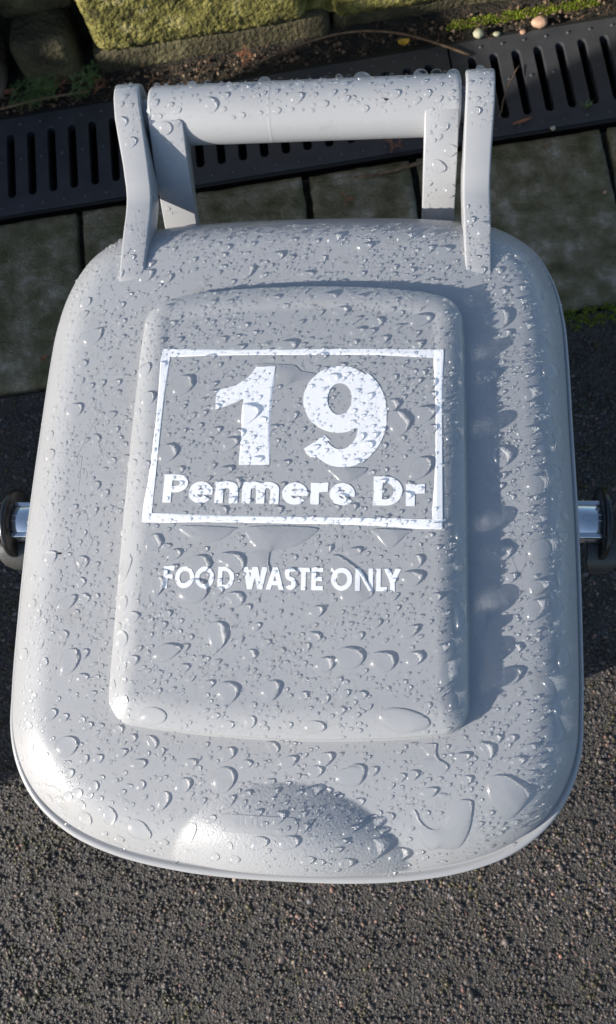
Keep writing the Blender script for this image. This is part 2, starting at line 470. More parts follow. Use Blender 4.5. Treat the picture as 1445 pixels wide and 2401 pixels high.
# ---------------- hinge arms (loft with bevelled edges)
def loft(name, st, mat, parent, bev=1.4, seg=4):
    """st: list of (y, x0, x1, ztop, zbot) or full quads; mm"""
    V = []; F = []
    for q in st: V += q
    n = len(st)
    for i in range(n - 1):
        a = i * 4; b = a + 4
        for k in range(4):
            F.append((a + k, a + (k + 1) % 4, b + (k + 1) % 4, b + k))
    F.append((3, 2, 1, 0)); m = (n - 1) * 4; F.append((m, m + 1, m + 2, m + 3))
    bm = bmesh.new(); bv = [bm.verts.new(v) for v in V]
    for f in F: bm.faces.new([bv[i] for i in f])
    bmesh.ops.recalc_face_normals(bm, faces=bm.faces)
    V = [v.co[:] for v in bm.verts]; bm.verts.index_update(); F = [[v.index for v in f.verts] for f in bm.faces]; bm.free()
    o = mesh_obj(name, V, F, mat, parent)
    bevel(o, bev, seg, 40)
    return o

def arm(xs_out, xs_in, name):
    ys = np.array([150, 157, 161, 166, 171, 176, 181, 186, 191, 197, 202, 208, 214, 220, 226, 233, 240, 247, 256, 266, 276, 284, 290, 297, 302, 306, 309, 311])
    key = [150, 176, 197, 216, 233, 247, 276, 311]
    xo = np.interp(ys, key, xs_out); xi = np.interp(ys, key, xs_in)
    hz = Hsurf(np.c_[(xo + xi) / 2, ys])
    h0 = float(hz[np.argmin(abs(ys - 166))])
    zt = np.interp(ys, [166, 180, 200, 228, 236, 242, 250, 262, 276, 286, 290], [h0, h0 + 1.2, h0 + 2.2, h0 + 3.0, 405.4, 406.6, 409.2, 413.2, 417.6, 420.2, 420.6])
    zt = np.where(ys < 166, hz - 3 * np.clip((166 - ys) / 5, 0, 1), zt)
    zb = np.interp(ys, [150, 200, 215, 245, 276, 290], [390, 385, 383, 381, 380, 380])
    for i, y in enumerate(ys):
        if y > 290:
            t = math.sqrt(max(0, 21.5 ** 2 - (y - 290) ** 2)) * .96
            zt[i] = 400 + t; zb[i] = 400 - t
    st = []
    for y, a, b, t, w in zip(ys, xo, xi, zt, zb):
        st.append([(a, y, w), (b, y, w), (b, y, t), (a, y, t)])
    o = loft(name, st, M_GREY, lid, 1.5, 4)
    return o
armL = arm([-125, -124.6, -124.2, -123.3, -123.9, -125.8, -131, -134], [-108.4, -107.4, -106.4, -105.6, -106.3, -107.9, -112, -117], "hinge_arm")
armR = arm([120.3, 120.3, 120.3, 120.2, 120.1, 120.6, 122.2, 123], [104, 103.6, 103, 102.6, 102.5, 102.8, 103.4, 104.2], "hinge_arm")

# ---------------- handle (bar + two legs), part of the bin body
def revolve_x(name, prof, yc, zc, mat, parent, seg=72):
    """prof: list of (x, r)"""
    V = []; F = []
    for x, r in prof:
        for k in range(seg):
            a = 2 * math.pi * k / seg; V.append((x, yc + r * math.cos(a), zc + r * math.sin(a)))
    for i in range(len(prof) - 1):
        for k in range(seg):
            a = i * seg + k; b = i * seg + (k + 1) % seg
            F.append((a, a + seg, b + seg, b))
    F.append(tuple(range(seg))); m = (len(prof) - 1) * seg; F.append(tuple(range(m + seg - 1, m - 1, -1)))
    o = mesh_obj(name, V, F, mat, parent)
    bm = bmesh.new(); bm.from_mesh(o.data); bmesh.ops.recalc_face_normals(bm, faces=bm.faces); bm.to_mesh(o.data); bm.free()
    return o
handle = revolve_x("handle_bar", [(-109.5, 16.5), (-108.8, 18.4), (-107.5, 19.2), (-106.5, 19.3), (-28, 19.3), (-26.4, 19.3), (-26.2, 19.34), (-25.9, 19.34), (-25.7, 19.3), (-24, 19.3), (97, 19.3), (99.2, 19.2), (100.6, 18.4), (101.2, 16.5)], 290, 400, M_GREY, bin_root)
pin1 = revolve_x("hinge_pin", [(-118, 11.5), (-109, 11.5)], 290, 400, M_GREY, handle)
pin2 = revolve_x("hinge_pin", [(101, 11.5), (106, 11.5)], 290, 400, M_GREY, handle)
def leg(x0, x1, top0, top1):
    d = 21
    st = [[(x0, 287, 392), (x1, 287, 392), (x1, 292, 417.5), (x0, 292, 417.5)],
          [(x0, 268, 386), (x1, 268, 386), (x1, 273.5, 412.8), (x0, 273.5, 412.8)],
          [(x0, 246, 362), (x1, 246, 362), (x1, 254, 392), (x0, 254, 392)],
          [(x0, 226, 330), (x1, 226, 330), (x1, 233, 362), (x0, 233, 362)],
          [(x0, 205, 292), (x1, 205, 292), (x1, 211, 326), (x0, 211, 326)],
          [(x0, 160, 275), (x1, 160, 275), (x1, 160, 312), (x0, 160, 312)]]
    return loft("handle_leg", st, M_GREY, handle, 1.0, 3)
legL = leg(-108.5, -84.5, 0, 0)
legR = leg(77.3, 99.8, 0, 0)

# ---------------- body
def body_shell():
    lev = [(4, .70, .70), (0, .73, .73), (12, .745, .745), (200, .82, .83), (340, .875, .885), (362, .885, .89), (364, .91, .915), (372, .915, .92), (388, .915, .92)]
    O = OUT[::4].copy(); V = []; n = len(O)
    for z, sx, sy in lev:
        for x, y in O: V.append((x * sx, y * sy - 6, z))
    F = []
    for k in range(len(lev) - 1):
        for i in range(n):
            a = k * n + i; b = k * n + (i + 1) % n; F.append((a, b, b + n, a + n))
    F.append(tuple(range(n)))
    m = (len(lev) - 1) * n
    o = mesh_obj("body", V, F, M_GREY, bin_root)
    bm = bmesh.new(); bm.from_mesh(o.data); bmesh.ops.recalc_face_normals(bm, faces=bm.faces); bm.to_mesh(o.data); bm.free()
    bevel(o, 1.0, 2, 50)
    return o
body = body_shell()

# ---------------- side locks
def side_lock(sign, xw, xd, yc, zc):
    """peg sticking out sideways under the rim with a black disc and a dark tab"""
    r = 13.2
    prof = [(xw, 3.0), (xw, r), (xd - sign * 3, r), (xd, r - .4), (xd, 3.0)]
    if sign < 0: prof = prof
    peg = revolve_x("lock_peg", prof, yc, zc, M_PEG, bin_root)
    # flutes and a raised key on the peg
    for dy, dz, w in ((-10.6, 8.8, 3.0), (10.8, 8.4, 3.0)):
        a = min(xw, xd); b = max(xw, xd)
        V, F = grid_block(a, b, yc + dy - w / 2, yc + dy + w / 2, zc + dz - 3, zc + dz + 1.4, 50)
        o = mesh_obj("peg_rib", V, F, M_PEG, peg, False); bevel(o, .7, 3)
    e = xd - sign * 12
    k0, k1 = min(e, xd - sign * .5), max(e, xd - sign * .5)
    ring = []
    for (a, b, c, d) in ((k0, k1, 1.6, 2.2), (k0, k1, -2.2, -1.6)):
        ring.append([(a, c), (b, c), (b, d), (a, d)])
    in_x = k0 if sign > 0 else k1
    ring.append([(in_x - .3, -2.2), (in_x + .3, -2.2), (in_x + .3, 2.2), (in_x - .3, 2.2)])
    k = slab("peg_key", [[(p[0], p[1] + yc) for p in q] for q in ring], [], zc + r - 1, zc + r + .35, M_PEG, peg)
    disc = revolve_x("lock_disc", [(xd, 22), (xd + sign * .8, 23.4), (xd + sign * 3.4, 23.6), (xd + sign * 4.2, 22.8), (xd + sign * 4.2, 20.5), (xd + sign * 1.6, 19.5), (xd + sign * 1.6, 4)], yc, zc - 2, M_BLACK, bin_root)
    # tab: a rounded plate curving forward and down
    st = []
    for t in np.linspace(0, 1, 9):
        y = yc - 13 - 17 * t; z = zc - 2 - 12 * t * t
        w = 12 * math.sqrt(1 - max(0, (t - .55) / .47) ** 2) if t > .55 else 12
        xa = xd - sign * (w * .62); xb = xd + sign * (w * .95 + 3)
        a, b = min(xa, xb), max(xa, xb)
        st.append([(a, y, z - 6), (b, y, z - 6), (b, y, z), (a, y, z)])
    tab = loft("lock_tab", st, M_DARKTAB, disc, 1.2, 3)
    return peg, disc, tab
sideL = side_lock(-1, -150, -198.0, 10.5, 348)
sideR = side_lock(1, 150, 190.5, 14.5, 348)

# ---------------- ray-cast surface of everything the rain lies on
dg = bpy.context.evaluated_depsgraph_get()
def bvh_of(objs):
    V = []; P = []; k = 0
    for o in objs:
        e = o.evaluated_get(dg); me = e.to_mesh()
        V += [v.co.copy() for v in me.vertices]; P += [[i + k for i in p.vertices] for p in me.polygons]
        k = len(V); e.to_mesh_clear()
    return BVHTree.FromPolygons(V, P)
bpy.context.view_layer.update()
dg = bpy.context.evaluated_depsgraph_get()
BV_LID = bvh_of([lid])
BV_ALL = bvh_of([lid, armL, armR, handle, legL, legR] + list(sideL) + list(sideR))
DOWN = Vector((0, 0, -1))
def drop_z(x, y, bv=None):
    r = (bv or BV_LID).ray_cast(Vector((x * MM, y * MM, .6)), DOWN)
    return r[0], r[1]

# ================================================================== LETTERING
def ring(cx, cy, rx, ry, tx, ty, a0=0, a1=360, n=40):
    out = []
    n = max(4, int(n * abs(a1 - a0) / 360))
    for k in range(n):
        q = []
        for (j, s) in ((k, 1), (k + 1, 1), (k + 1, 0), (k, 0)):
            a = math.radians(a0 + (a1 - a0) * j / n)
            q.append((cx + (rx - (0 if s else tx)) * math.cos(a), cy + (ry - (0 if s else ty)) * math.sin(a)))
        out.append(q)
    return out
def rc(x0, y0, x1, y1): return [[(x0, y0), (x1, y0), (x1, y1), (x0, y1)]]
def bar(p, q, w):
    """slanted stroke of horizontal width w"""
    return [[(p[0], p[1]), (p[0] + w, p[1]), (q[0] + w, q[1]), (q[0], q[1])]]
def stroke(P, w):
    P = np.array(P); T = np.gradient(P, axis=0); N = np.c_[-T[:, 1], T[:, 0]]; N /= np.linalg.norm(N, axis=1)[:, None]
    a = P + N * w / 2; b = P - N * w / 2
    return [[tuple(a[i]), tuple(a[i + 1]), tuple(b[i + 1]), tuple(b[i])] for i in range(len(P) - 1)]

def glyph(c, w, h, t, u):
    """c drawn in a box w x h; t vertical stem, u horizontal stroke"""
    if c == 'F': return rc(0, 0, t, h) + rc(0, h - u, w, h) + rc(0, h * .44, w * .9, h * .44 + u)
    if c == 'E': return rc(0, 0, t, h) + rc(0, h - u, w, h) + rc(0, h * .5 - u / 2, w * .93, h * .5 + u / 2) + rc(0, 0, w, u)
    if c == 'L': return rc(0, 0, t, h) + rc(0, 0, w, u)
    if c == 'T': return rc(w / 2 - t / 2, 0, w / 2 + t / 2, h) + rc(0, h - u, w, h)
    if c == 'O': return ring(w / 2, h / 2, w / 2, h / 2, t, t, 0, 360, 48)
    if c == 'D': return rc(0, 0, t, h) + rc(0, 0, w * .42, u) + rc(0, h - u, w * .42, h) + ring(w * .42, h / 2, w * .58, h / 2, t, u, -90, 90, 48)
    if c == 'N': return rc(0, 0, t, h) + rc(w - t, 0, w, h) + [[(0, h), (t * 1.05, h), (w, 0), (w - t * 1.05, 0)]]
    if c == 'A': return bar((0, 0), (w / 2 - t * .55, h), t * 1.08) + bar((w - t * 1.08, 0), (w / 2 - t * .53, h), t * 1.08) + rc(w * .2, h * .2, w * .8, h * .2 + u)
    if c == 'W':
        s = t * 1.1
        return bar((w * .28 - s / 2, 0), (0, h), s) + bar((w * .28 - s / 2, 0), (w / 2 - s / 2, h), s) + bar((w * .72 - s / 2, 0), (w / 2 - s / 2, h), s) + bar((w * .72 - s / 2, 0), (w - s, h), s)
    if c == 'Y':
        s = t * 1.2
        return rc(w / 2 - t / 2, 0, w / 2 + t / 2, h * .48) + [[(w / 2 - t / 2, h * .40), (w / 2 + t / 2, h * .48), (s, h), (0, h)], [(w / 2 - t / 2, h * .48), (w / 2 + t / 2, h * .40), (w, h), (w - s, h)]]
    if c == 'S':
        r = (h + u) / 4
        P = []
        for a in range(35, 271, 14): P.append((w / 2 + (w / 2 - t / 2) * math.cos(math.radians(a)), h - r + u / 2 - u / 2 + (r - u / 2) * math.sin(math.radians(a)) + 0))
        for a in range(80, -146, -14): P.append((w / 2 + (w / 2 - t / 2) * math.cos(math.radians(a)), r + (r - u / 2) * math.sin(math.radians(a))))
        return stroke(P, (t + u) / 2)
    if c == 'P': return rc(0, 0, t, h) + rc(0, h - u, w * .5, h) + rc(0, h * .36, w * .5, h * .36 + u) + ring(w * .5, h * .68, w * .5, h * .32, t, u, -90, 90, 48)
    if c == 'e': return ring(w / 2, h / 2, w / 2, h / 2 + .15, t, u, 0, 322, 48) + rc(t * .6, h * .40, w * .985, h * .40 + u * .78)
    if c == 'n': return rc(0, 0, t, h) + rc(w - t, 0, w, h * .58) + ring(w * .5, h * .58, w * .5, h * .44, t, u * 1.1, 0, 150, 48)
    if c == 'm':
        m = (w - t) / 2
        return rc(0, 0, t, h) + rc(m, 0, m + t, h * .6) + rc(w - t, 0, w, h * .6) + ring((m + t) / 2, h * .6, (m + t) / 2, h * .42, t, u, 0, 150, 48) + ring(m + (w - m) / 2, h * .6, (w - m) / 2, h * .42, t, u, 0, 165, 48)
    if c == 'r': return rc(0, 0, t, h) + ring(w * .95, h * .52, w * .95, h * .5, t * .95, u * 1.5, 88, 165, 60)
    if c == 'U': return rc(0, h * .35, t, h) + rc(w - t, h * .35, w, h) + ring(w / 2, h * .36, w / 2, h * .36, t, u, 180, 360, 48)
    if c == '1':
        s = w / .58
        P = [(.28, 0), (.58, 0), (.58, 1), (.385, 1), (.345, .93), (.28, .86), (.20, .81), (.10, .775), (0, .755), (0, .555), (.10, .585), (.20, .625), (.28, .665)]
        return [[(x * s, y * h) for x, y in P]]
    if c == '9':
        out = ring(.435 * w, .665 * h, .435 * w, .335 * h, .29 * w, .175 * h, 0, 360, 64)
        # outer body, right side and tail
        O = []; I = []
        for k in range(41):
            a = math.radians(60 - (60 + 146) * k / 40)
            O.append(((.495 + .505 * math.cos(a)) * w, (.50 + .50 * math.sin(a)) * h))
        for k in range(41):
            tt = k / 40
            a = math.radians(50 - (50 + 163) * tt)
            I.append(((.46 + .20 * math.cos(a)) * w, (.385 + .215 * math.sin(a)) * h))
        I[-1] = (.34 * w, .255 * h)
        O[-1] = (0, .225 * h); O[-2] = (.035 * w, .175 * h); O[-3] = (.075 * w, .13 * h); O[-4] = (.115 * w, .095 * h)
        for k in range(40): out.append([O[k], O[k + 1], I[k + 1], I[k]])
        return out
    return []

def lay(name, polys, mat, parent, lift, zoff=0, step=3.0, rot=None, bv=None, thick=0.0):
    """lay a flat shape on the lid surface"""
    pts = []; faces = []
    if rot:
        cx, cy, a = rot; ca, sa = math.cos(a), math.sin(a)
        polys = [[(cx + (x - cx) * ca - (y - cy) * sa, cy + (x - cx) * sa + (y - cy) * ca) for x, y in p] for p in polys]
    for p in polys:
        p = ccw(p); k = len(pts); pts += [Vector(q) for q in p]; faces.append(list(range(k, k + len(p))))
    A = np.array([q[:] for q in pts]); lo = A.min(0); hi = A.max(0)
    for gx in np.arange(lo[0], hi[0], step):
        for gy in np.arange(lo[1], hi[1], step):
            pts.append(Vector((gx + .013, gy + .017)))
    v, e, f, ov, oe, of = delaunay_2d_cdt(pts, [], faces, 0, 1e-3)
    keep = [t for t, o in zip(f, of) if o]
    used = sorted({i for t in keep for i in t}); m = {i: k for k, i in enumerate(used)}
    V = []
    for i in used:
        h, n = drop_z(v[i].x, v[i].y, bv)
        V.append((v[i].x, v[i].y, h.z * 1000 + lift))
    F = [tuple(m[i] for i in t) for t in keep]
    if thick:
        n = len(V); cnt = {}
        for t in F:
            for a, b in zip(t, list(t[1:]) + [t[0]]): cnt[(a, b)] = 1
        V2 = [(x, y, z - thick) for x, y, z in V]
        V = V + V2
        for (a, b) in list(cnt):
            if (b, a) not in cnt: F.append((b, a, a + n, b + n))
    o = mesh_obj(name, V, F, mat, parent, smooth=False)
    return o

FR = (0.7, 47.2, math.radians(-0.8))
fx0, fx1, fy0, fy1 = -86.3, 87.7, -7.2, 106.2
border = lay("sticker_border", rc(fx0, fy0, fx1, fy0 + 5.6) + rc(fx0, fy1 - 5.4, fx1, fy1) + rc(fx0, fy0, fx0 + 5.6, fy1) + rc(fx1 - 5.8, fy0, fx1, fy1), M_VINYL, lid, .30, rot=FR, thick=.25)
def off(polys, x, y): return [[(a + x, b + y) for a, b in p] for p in polys]
digits = lay("house_number", off(glyph('1', 35.0, 64.4, 0, 0), -48.2, 29.3) + off(glyph('9', 50.2, 65.8, 0, 0), 5.0, 27.9), M_VINYL, lid, .30, thick=.25)
word = []
for c, a, b in (('P', -75.5, -60.9), ('e', -60.0, -45.7), ('n', -44.4, -30.7), ('m', -28.3, -6.7), ('e', -4.8, 10.0), ('r', 11.7, 22.0), ('e', 22.8, 37.3), ('D', 47.9, 64.4), ('r', 66.4, 77.3)):
    h = 17.4 if c in 'PD' else 13.0
    word += off(glyph(c, b - a, h, 5.0, 3.7), a, 5.5 if c != 'e' else 5.35)
street = lay("street_name", word, M_VINYL, lid, .30, rot=(0, 12, math.radians(-0.4)), thick=.25)
word = []
for c, p, q in (('F', 384, 409), ('O', 413, 459), ('O', 460.5, 506), ('D', 515, 554), ('W', 575, 631), ('A', 629, 671), ('S', 673, 699), ('T', 702, 731), ('E', 735, 762), ('O', 781, 829), ('N', 836, 877), ('L', 884, 909), ('Y', 902, 941)):
    a = -71.4 + (p - 384) * .243; b = -71.4 + (q - 384) * .243
    word += off(glyph(c, b - a, 12.7, 2.55, 2.4), a, -44.4)
waste = lay("waste_lettering", word, M_PRINT, lid, .22, rot=(0, -38, math.radians(0.2)), thick=.15)

# embossed marks: arrows at both sides, maker's letters on the thumb grip
def arrow(cx, cy, ln, hw, sh):
    w = .4
    P = [(cx, cy + ln / 2), (cx - hw, cy + ln / 2 - 22), (cx - sh, cy + ln / 2 - 22), (cx - sh, cy - ln / 2 + 22), (cx - hw, cy - ln / 2 + 22), (cx, cy - ln / 2),
         (cx + hw, cy - ln / 2 + 22), (cx + sh, cy - ln / 2 + 22), (cx + sh, cy + ln / 2 - 22), (cx + hw, cy + ln / 2 - 22)]
    out = []
    for a, b in zip(P, P[1:] + P[:1]):
        a = Vector(a); b = Vector(b); d = (b - a).normalized(); n = Vector((-d.y, d.x)) * w / 2
        out.append([tuple(a + n), tuple(b + n), tuple(b - n), tuple(a - n)])
    return out
def rot90(polys, cx, cy):
    return [[(cx - (y - cy), cy + (x - cx)) for x, y in p] for p in polys]
def cee(w, h, t): return ring(w / 2, h / 2, w / 2, h / 2, t, t, 45, 315, 30)
tl = arrow(-129, 14, 96, 8.5, 5.0) + rot90(off(cee(7, 7, .7) + rc(4, 2.6, 7, 3.3), -133 + 10, 18), -129, 18) + rot90(off(glyph('D', 6, 7, .7, .7), -133 - 12, 11), -129, 14)
marks = [lay("embossed_arrow", tl, M_GREY, lid, .12, step=4, thick=.3)]
tr = arrow(131, 14, 92, 8.5, 5.0) + off(glyph('O', 6.5, 6.5, .7, .7), 127, 28) + off(cee(6.5, 6.5, .7), 127, 20.5) + off(glyph('O', 6.5, 6.5, .7, .7), 127, -9) + off(glyph('O', 6.5, 6.5, .7, .7), 127, -16.5)
marks.append(lay("embossed_arrow", tr, M_GREY, lid, .12, step=4, thick=.3))
t = []
for c, x in (('S', -34), ('U', -22), ('L', -10), ('O', 0)):
    t += off(glyph(c, 10, 9.5, 2.6, 2.4), x, -176)
emb = lay("embossed_maker_letters", t, M_GREY, lid, .22, step=3, thick=.3)

DROPS= [(-139.2,123.4,8.1,6.0,25),(-147.2,149.7,4.4,4.0,0),(-107.3,167.9,4.9,4.3,30),(-92.3,164.5,2.7,4.3,-30),(-144.6,70.9,5.4,5.8,0),(-159.6,55.7,2.9,4.0,0),(-157.8,42.2,4.4,4.5,0),(-127.9,88.3,2.4,3.0,0),(-117.9,88.3,2.9,3.0,0),(-148.6,-24.4,4.6,4.5,0),(-127.6,-27.5,3.2,4.0,0),(-135.0,-52.6,3.7,7.0,-35),(-124.1,-49.3,2.9,3.0,0),(-158.2,-52.5,3.4,3.3,0),(-161.0,-82.8,3.9,4.5,0),(-129.9,-86.7,5.1,9.1,0),(-121.6,-82.3,3.2,3.3,0),(-127.0,-134.7,7.1,6.0,15),(-138.2,-117.5,2.9,4.3,-30),(-129.9,-118.9,2.7,2.5,0),(-141.6,-146.4,2.9,3.3,0),(-123.7,-149.2,2.7,3.0,0),(-118.4,-159.8,2.9,3.3,0),(-124.6,-161.9,2.9,3.0,0),(-114.9,-173.4,3.7,5.3,15),(-99.7,-171.1,4.2,5.3,0),(-82.1,-178.5,6.7,7.1,0),(-52.7,-178.6,4.2,7.4,-30),(-57.2,-153.1,4.4,4.5,0),(-34.2,-149.2,5.6,8.3,-35),(-67.9,-162.3,2.9,5.3,-10),(-52.9,-140.8,3.2,2.5,0),(-32.6,-135.5,3.4,4.0,-20),(-82.9,-142.6,3.9,3.3,0),(-93.0,-137.2,2.7,2.8,0),(-115.3,-141.3,2.2,3.0,0),(-105.0,-162.3,2.2,2.0,0),(-91.9,-158.3,2.0,2.0,0),(-71.5,81.5,7.1,6.6,20),(-96.1,92.9,4.0,5.9,-25),(-92.3,72.8,5.0,4.9,0),(-76.4,36.1,5.2,6.1,0),(-97.6,30.8,3.8,3.2,0),(-39.0,42.3,4.5,4.4,0),(-48.2,50.3,3.1,2.9,-30),(-30.0,61.1,6.7,7.3,0),(-56.7,61.7,2.4,2.4,0),(-80.4,-18.9,4.0,5.6,0),(-67.0,-25.6,3.8,3.4,0),(-95.4,-33.8,3.3,7.6,-25),(-95.5,-53.6,3.3,4.4,-20),(-89.0,-62.0,5.0,3.4,15),(-94.4,-74.3,4.0,5.6,-10),(-86.5,-86.0,2.9,3.2,0),(-39.5,-70.6,5.9,6.6,-15),(-67.7,-81.2,8.1,4.9,20),(-54.8,-46.7,9.0,7.3,0),(-30.6,-50.4,4.5,3.7,0),(-75.4,-44.1,2.6,6.1,0),(-33.5,-29.1,7.1,5.6,-20),(-52.8,-31.4,5.9,6.1,0),(-31.9,-102.0,5.7,5.9,0),(-8.3,-100.9,4.8,5.6,0),(-42.9,-98.2,3.1,2.9,0),(-20.2,-81.7,3.1,3.4,0),(-73.8,-116.0,8.6,5.6,0),(-30.9,-119.2,3.6,2.7,0),(-18.5,-117.0,2.4,4.4,0),(16.7,-118.7,5.9,3.9,-10),(64.6,-114.2,14.0,7.1,-10),(34.2,-81.2,8.3,6.1,-15),(52.5,-82.6,7.8,5.1,-8),(70.1,-81.4,4.3,4.2,20),(21.4,-85.5,4.8,4.2,0),(16.5,-56.9,3.8,3.4,0),(68.0,-66.6,5.5,2.7,20),(68.5,-37.2,5.9,4.2,-20),(36.0,-22.6,4.8,2.4,0),(21.0,-21.3,3.1,2.7,0),(70.9,-27.5,2.9,4.2,0),(89.3,-30.8,5.2,2.7,-20),(95.9,-57.6,3.6,7.6,0),(87.1,-89.4,3.8,6.1,-15),(92.1,-102.8,3.8,4.2,0),(84.9,-75.7,2.9,2.9,0),(97.0,-10.0,4.0,6.6,0),(89.1,-18.2,2.4,2.4,0),(34.4,117.6,4.3,2.9,0),(72.9,125.4,6.4,4.4,0),(23.7,132.2,4.3,3.9,0),(-9.0,107.7,5.9,3.7,0),(-38.4,106.4,4.0,2.4,0),(-29.6,117.1,2.1,2.2,0),(-48.2,139.8,3.3,2.0,0),(-88.8,137.3,4.5,2.4,15),(-18.1,142.7,3.8,2.0,0),(14.2,143.3,7.1,2.4,0),(35.2,142.3,3.8,2.0,0),(83.1,139.7,5.5,2.9,0),(93.2,48.2,5.2,5.9,-20),(93.8,98.8,4.8,5.1,0),(75.5,61.3,6.2,4.4,-10),(60.1,56.1,6.7,6.9,0),(56.8,66.7,3.1,4.2,0),(73.1,27.4,5.5,8.1,-30),(79.7,81.3,2.6,3.7,0),(-47.5,126.5,1.7,1.7,0),(-61.7,126.7,2.1,2.0,0),(-21.6,32.3,2.6,2.2,0),(-5.6,29.7,3.6,2.2,0),(-41.3,24.9,4.8,3.4,0),(121.4,131.5,7.3,7.8,0),(138.8,180.8,4.9,3.6,-20),(114.6,195.1,5.7,5.6,0),(134.8,154.3,3.9,2.8,0),(134.8,144.2,3.7,3.0,0),(123.8,150.8,3.4,3.3,0),(147.9,118.3,7.1,3.5,0),(154.8,99.3,6.8,6.0,0),(116.3,91.6,2.9,4.8,0),(139.2,80.5,3.2,4.8,10),(120.8,39.5,4.4,7.0,20),(136.5,55.4,6.4,3.3,20),(148.0,45.4,4.9,3.5,0),(153.0,32.3,7.1,5.0,-10),(157.6,58.1,3.4,3.8,0),(141.0,23.5,6.6,5.3,-30),(153.1,16.4,2.9,2.8,0),(143.2,-15.7,7.1,7.6,0),(158.3,-5.8,3.7,3.5,-20),(119.7,-18.3,5.6,4.5,-20),(139.0,-38.2,5.4,4.5,20),(137.9,-51.2,4.6,6.3,-15),(155.5,-31.1,3.2,4.8,0),(156.9,-19.3,2.4,2.3,0),(107.5,-59.3,3.9,8.8,-10),(122.3,-88.2,8.6,4.8,10),(145.9,-92.9,3.7,6.3,35),(155.2,-76.4,4.6,7.0,0),(149.1,-116.6,7.8,7.3,0),(150.5,-105.0,2.7,4.5,0),(109.8,-128.1,2.4,5.0,30),(96.9,-132.3,3.7,2.8,-10),(115.4,-122.2,2.4,2.5,0),(36.8,-144.2,7.3,6.8,15),(22.0,-136.2,3.7,4.3,0),(16.8,-143.2,3.9,3.5,0),(1.6,-138.3,4.9,3.3,0),(48.4,-141.5,2.4,3.0,-20),(70.0,-142.9,3.2,3.0,0),(79.2,-151.4,4.4,3.0,10),(99.1,-144.4,2.7,2.8,0),(126.5,-133.5,3.2,2.8,0),(133.5,-126.1,2.7,2.3,0),(146.7,-133.4,4.2,2.3,-25),(-20.4,179.6,4.7,3.6,0),(-38.0,167.9,2.2,5.8,-5),(16.8,193.2,4.2,4.3,0),(37.2,185.9,4.4,3.6,0),(63.7,193.5,5.2,3.8,0),(88.1,182.4,4.4,3.3,-10),(78.7,182.7,2.5,4.1,-20),(0.7,165.2,4.4,2.3,-15),(-4.3,198.5,3.7,1.3,0),(-73.7,195.7,3.0,2.3,20),(-55.1,195.2,2.5,1.8,0),(-28.3,199.1,2.5,1.3,0),(47.2,197.0,3.7,1.8,20),(57.1,169.3,2.0,2.0,0),(-27.3,165.2,2.0,2.0,0),(67.8,166.7,2.4,2.5,0),(109.5,175.5,3.0,2.0,15),(-12.0,-180.9,5.4,3.8,15),(3.5,-179.6,5.8,4.0,0),(14.9,-153.8,3.7,2.8,-10),(49.3,-182.1,3.2,6.4,15),(-37.6,-190.0,3.0,3.3,0),(-25.6,-190.2,2.9,3.0,0),(34.4,-189.9,3.7,3.5,0),(48.2,-169.7,2.7,3.1,0),(40.6,-158.3,3.2,2.5,0),(61.6,-185.8,4.9,5.8,-20),(-5.0,-154.7,1.9,2.0,0),(-13.9,-166.1,3.2,2.3,30),(-2.1,-167.8,2.9,3.5,0),(-30.7,-161.3,2.7,4.5,-20),(-45.5,-160.9,2.0,2.0,0),(-20.3,-156.4,2.7,1.8,15),(13.8,-188.8,4.1,3.0,0),(20.7,-189.5,2.2,2.8,20),(106.0,-167.1,2.2,2.0,0)]
PUDDLES={
'heart': [(110.4,-145.8),(112.7,-141.7),(119.5,-141.0),(126.2,-144.7),(132.8,-150.3),(131.8,-154.7),(127.6,-160.3),(121.9,-164.5),(115.8,-158.6),(111.4,-152.3)],
'horseshoe': [(70.6,-162.1),(71.8,-161.4),(75.2,-167.8),(81.0,-170.6),(86.7,-168.0),(91.0,-159.7),(95.6,-154.7),(101.2,-154.9),(102.3,-159.2),(101.0,-170.6),(98.0,-178.3),(94.1,-181.3),(85.5,-181.1),(80.9,-182.3),(76.4,-178.2),(73.6,-170.7)],
'bone': [(75.0,-127.0),(80.8,-125.3),(83.1,-126.8),(83.1,-132.4),(88.8,-136.6),(89.3,-139.5),(85.4,-141.9),(79.6,-139.2),(75.0,-138.3),(75.0,-135.6),(78.5,-131.9)],
'tongue': [(-23.4,-8.4),(13.7,-8.5),(11.5,-14.8),(3.1,-19.8),(-6.7,-21.7),(-11.0,-23.8),(-11.7,-31.2),(-10.5,-36.1),(-17.1,-36.7),(-22.1,-34.3),(-23.2,-26.4),(-19.0,-21.4),(-23.0,-16.4)],
'crescent': [(-63.7,-8.3),(-32.6,-9.0),(-33.2,-11.5),(-39.2,-16.1),(-49.2,-17.5),(-58.2,-14.9)],
'wedge': [(47.2,-9.1),(67.7,-9.4),(64.8,-13.4),(57.7,-19.9),(54.1,-18.4),(50.4,-14.0)],
'streak': [(-26.0,95.6),(-3.8,94.9),(1.6,90.9),(10.7,88.6),(9.5,85.4),(-0.7,83.2),(-8.3,79.7),(-10.7,86.1),(-19.2,91.1)],
'shield': [(24.0,-25.2),(27.6,-24.7),(36.2,-30.4),(41.1,-35.2),(46.8,-44.8),(46.1,-48.4),(40.2,-51.2),(33.1,-51.1),(29.4,-47.5),(27.9,-37.9),(23.7,-31.9)],
'pool': [(21.3,27.5),(41.2,27.6),(42.5,24.8),(37.6,20.9),(30.3,18.3),(25.2,22.1)],
'hook': [(11.4,105.8),(24.4,104.6),(32.6,106.1),(34.2,103.3),(1.1,103.1),(4.2,105.9)],
}

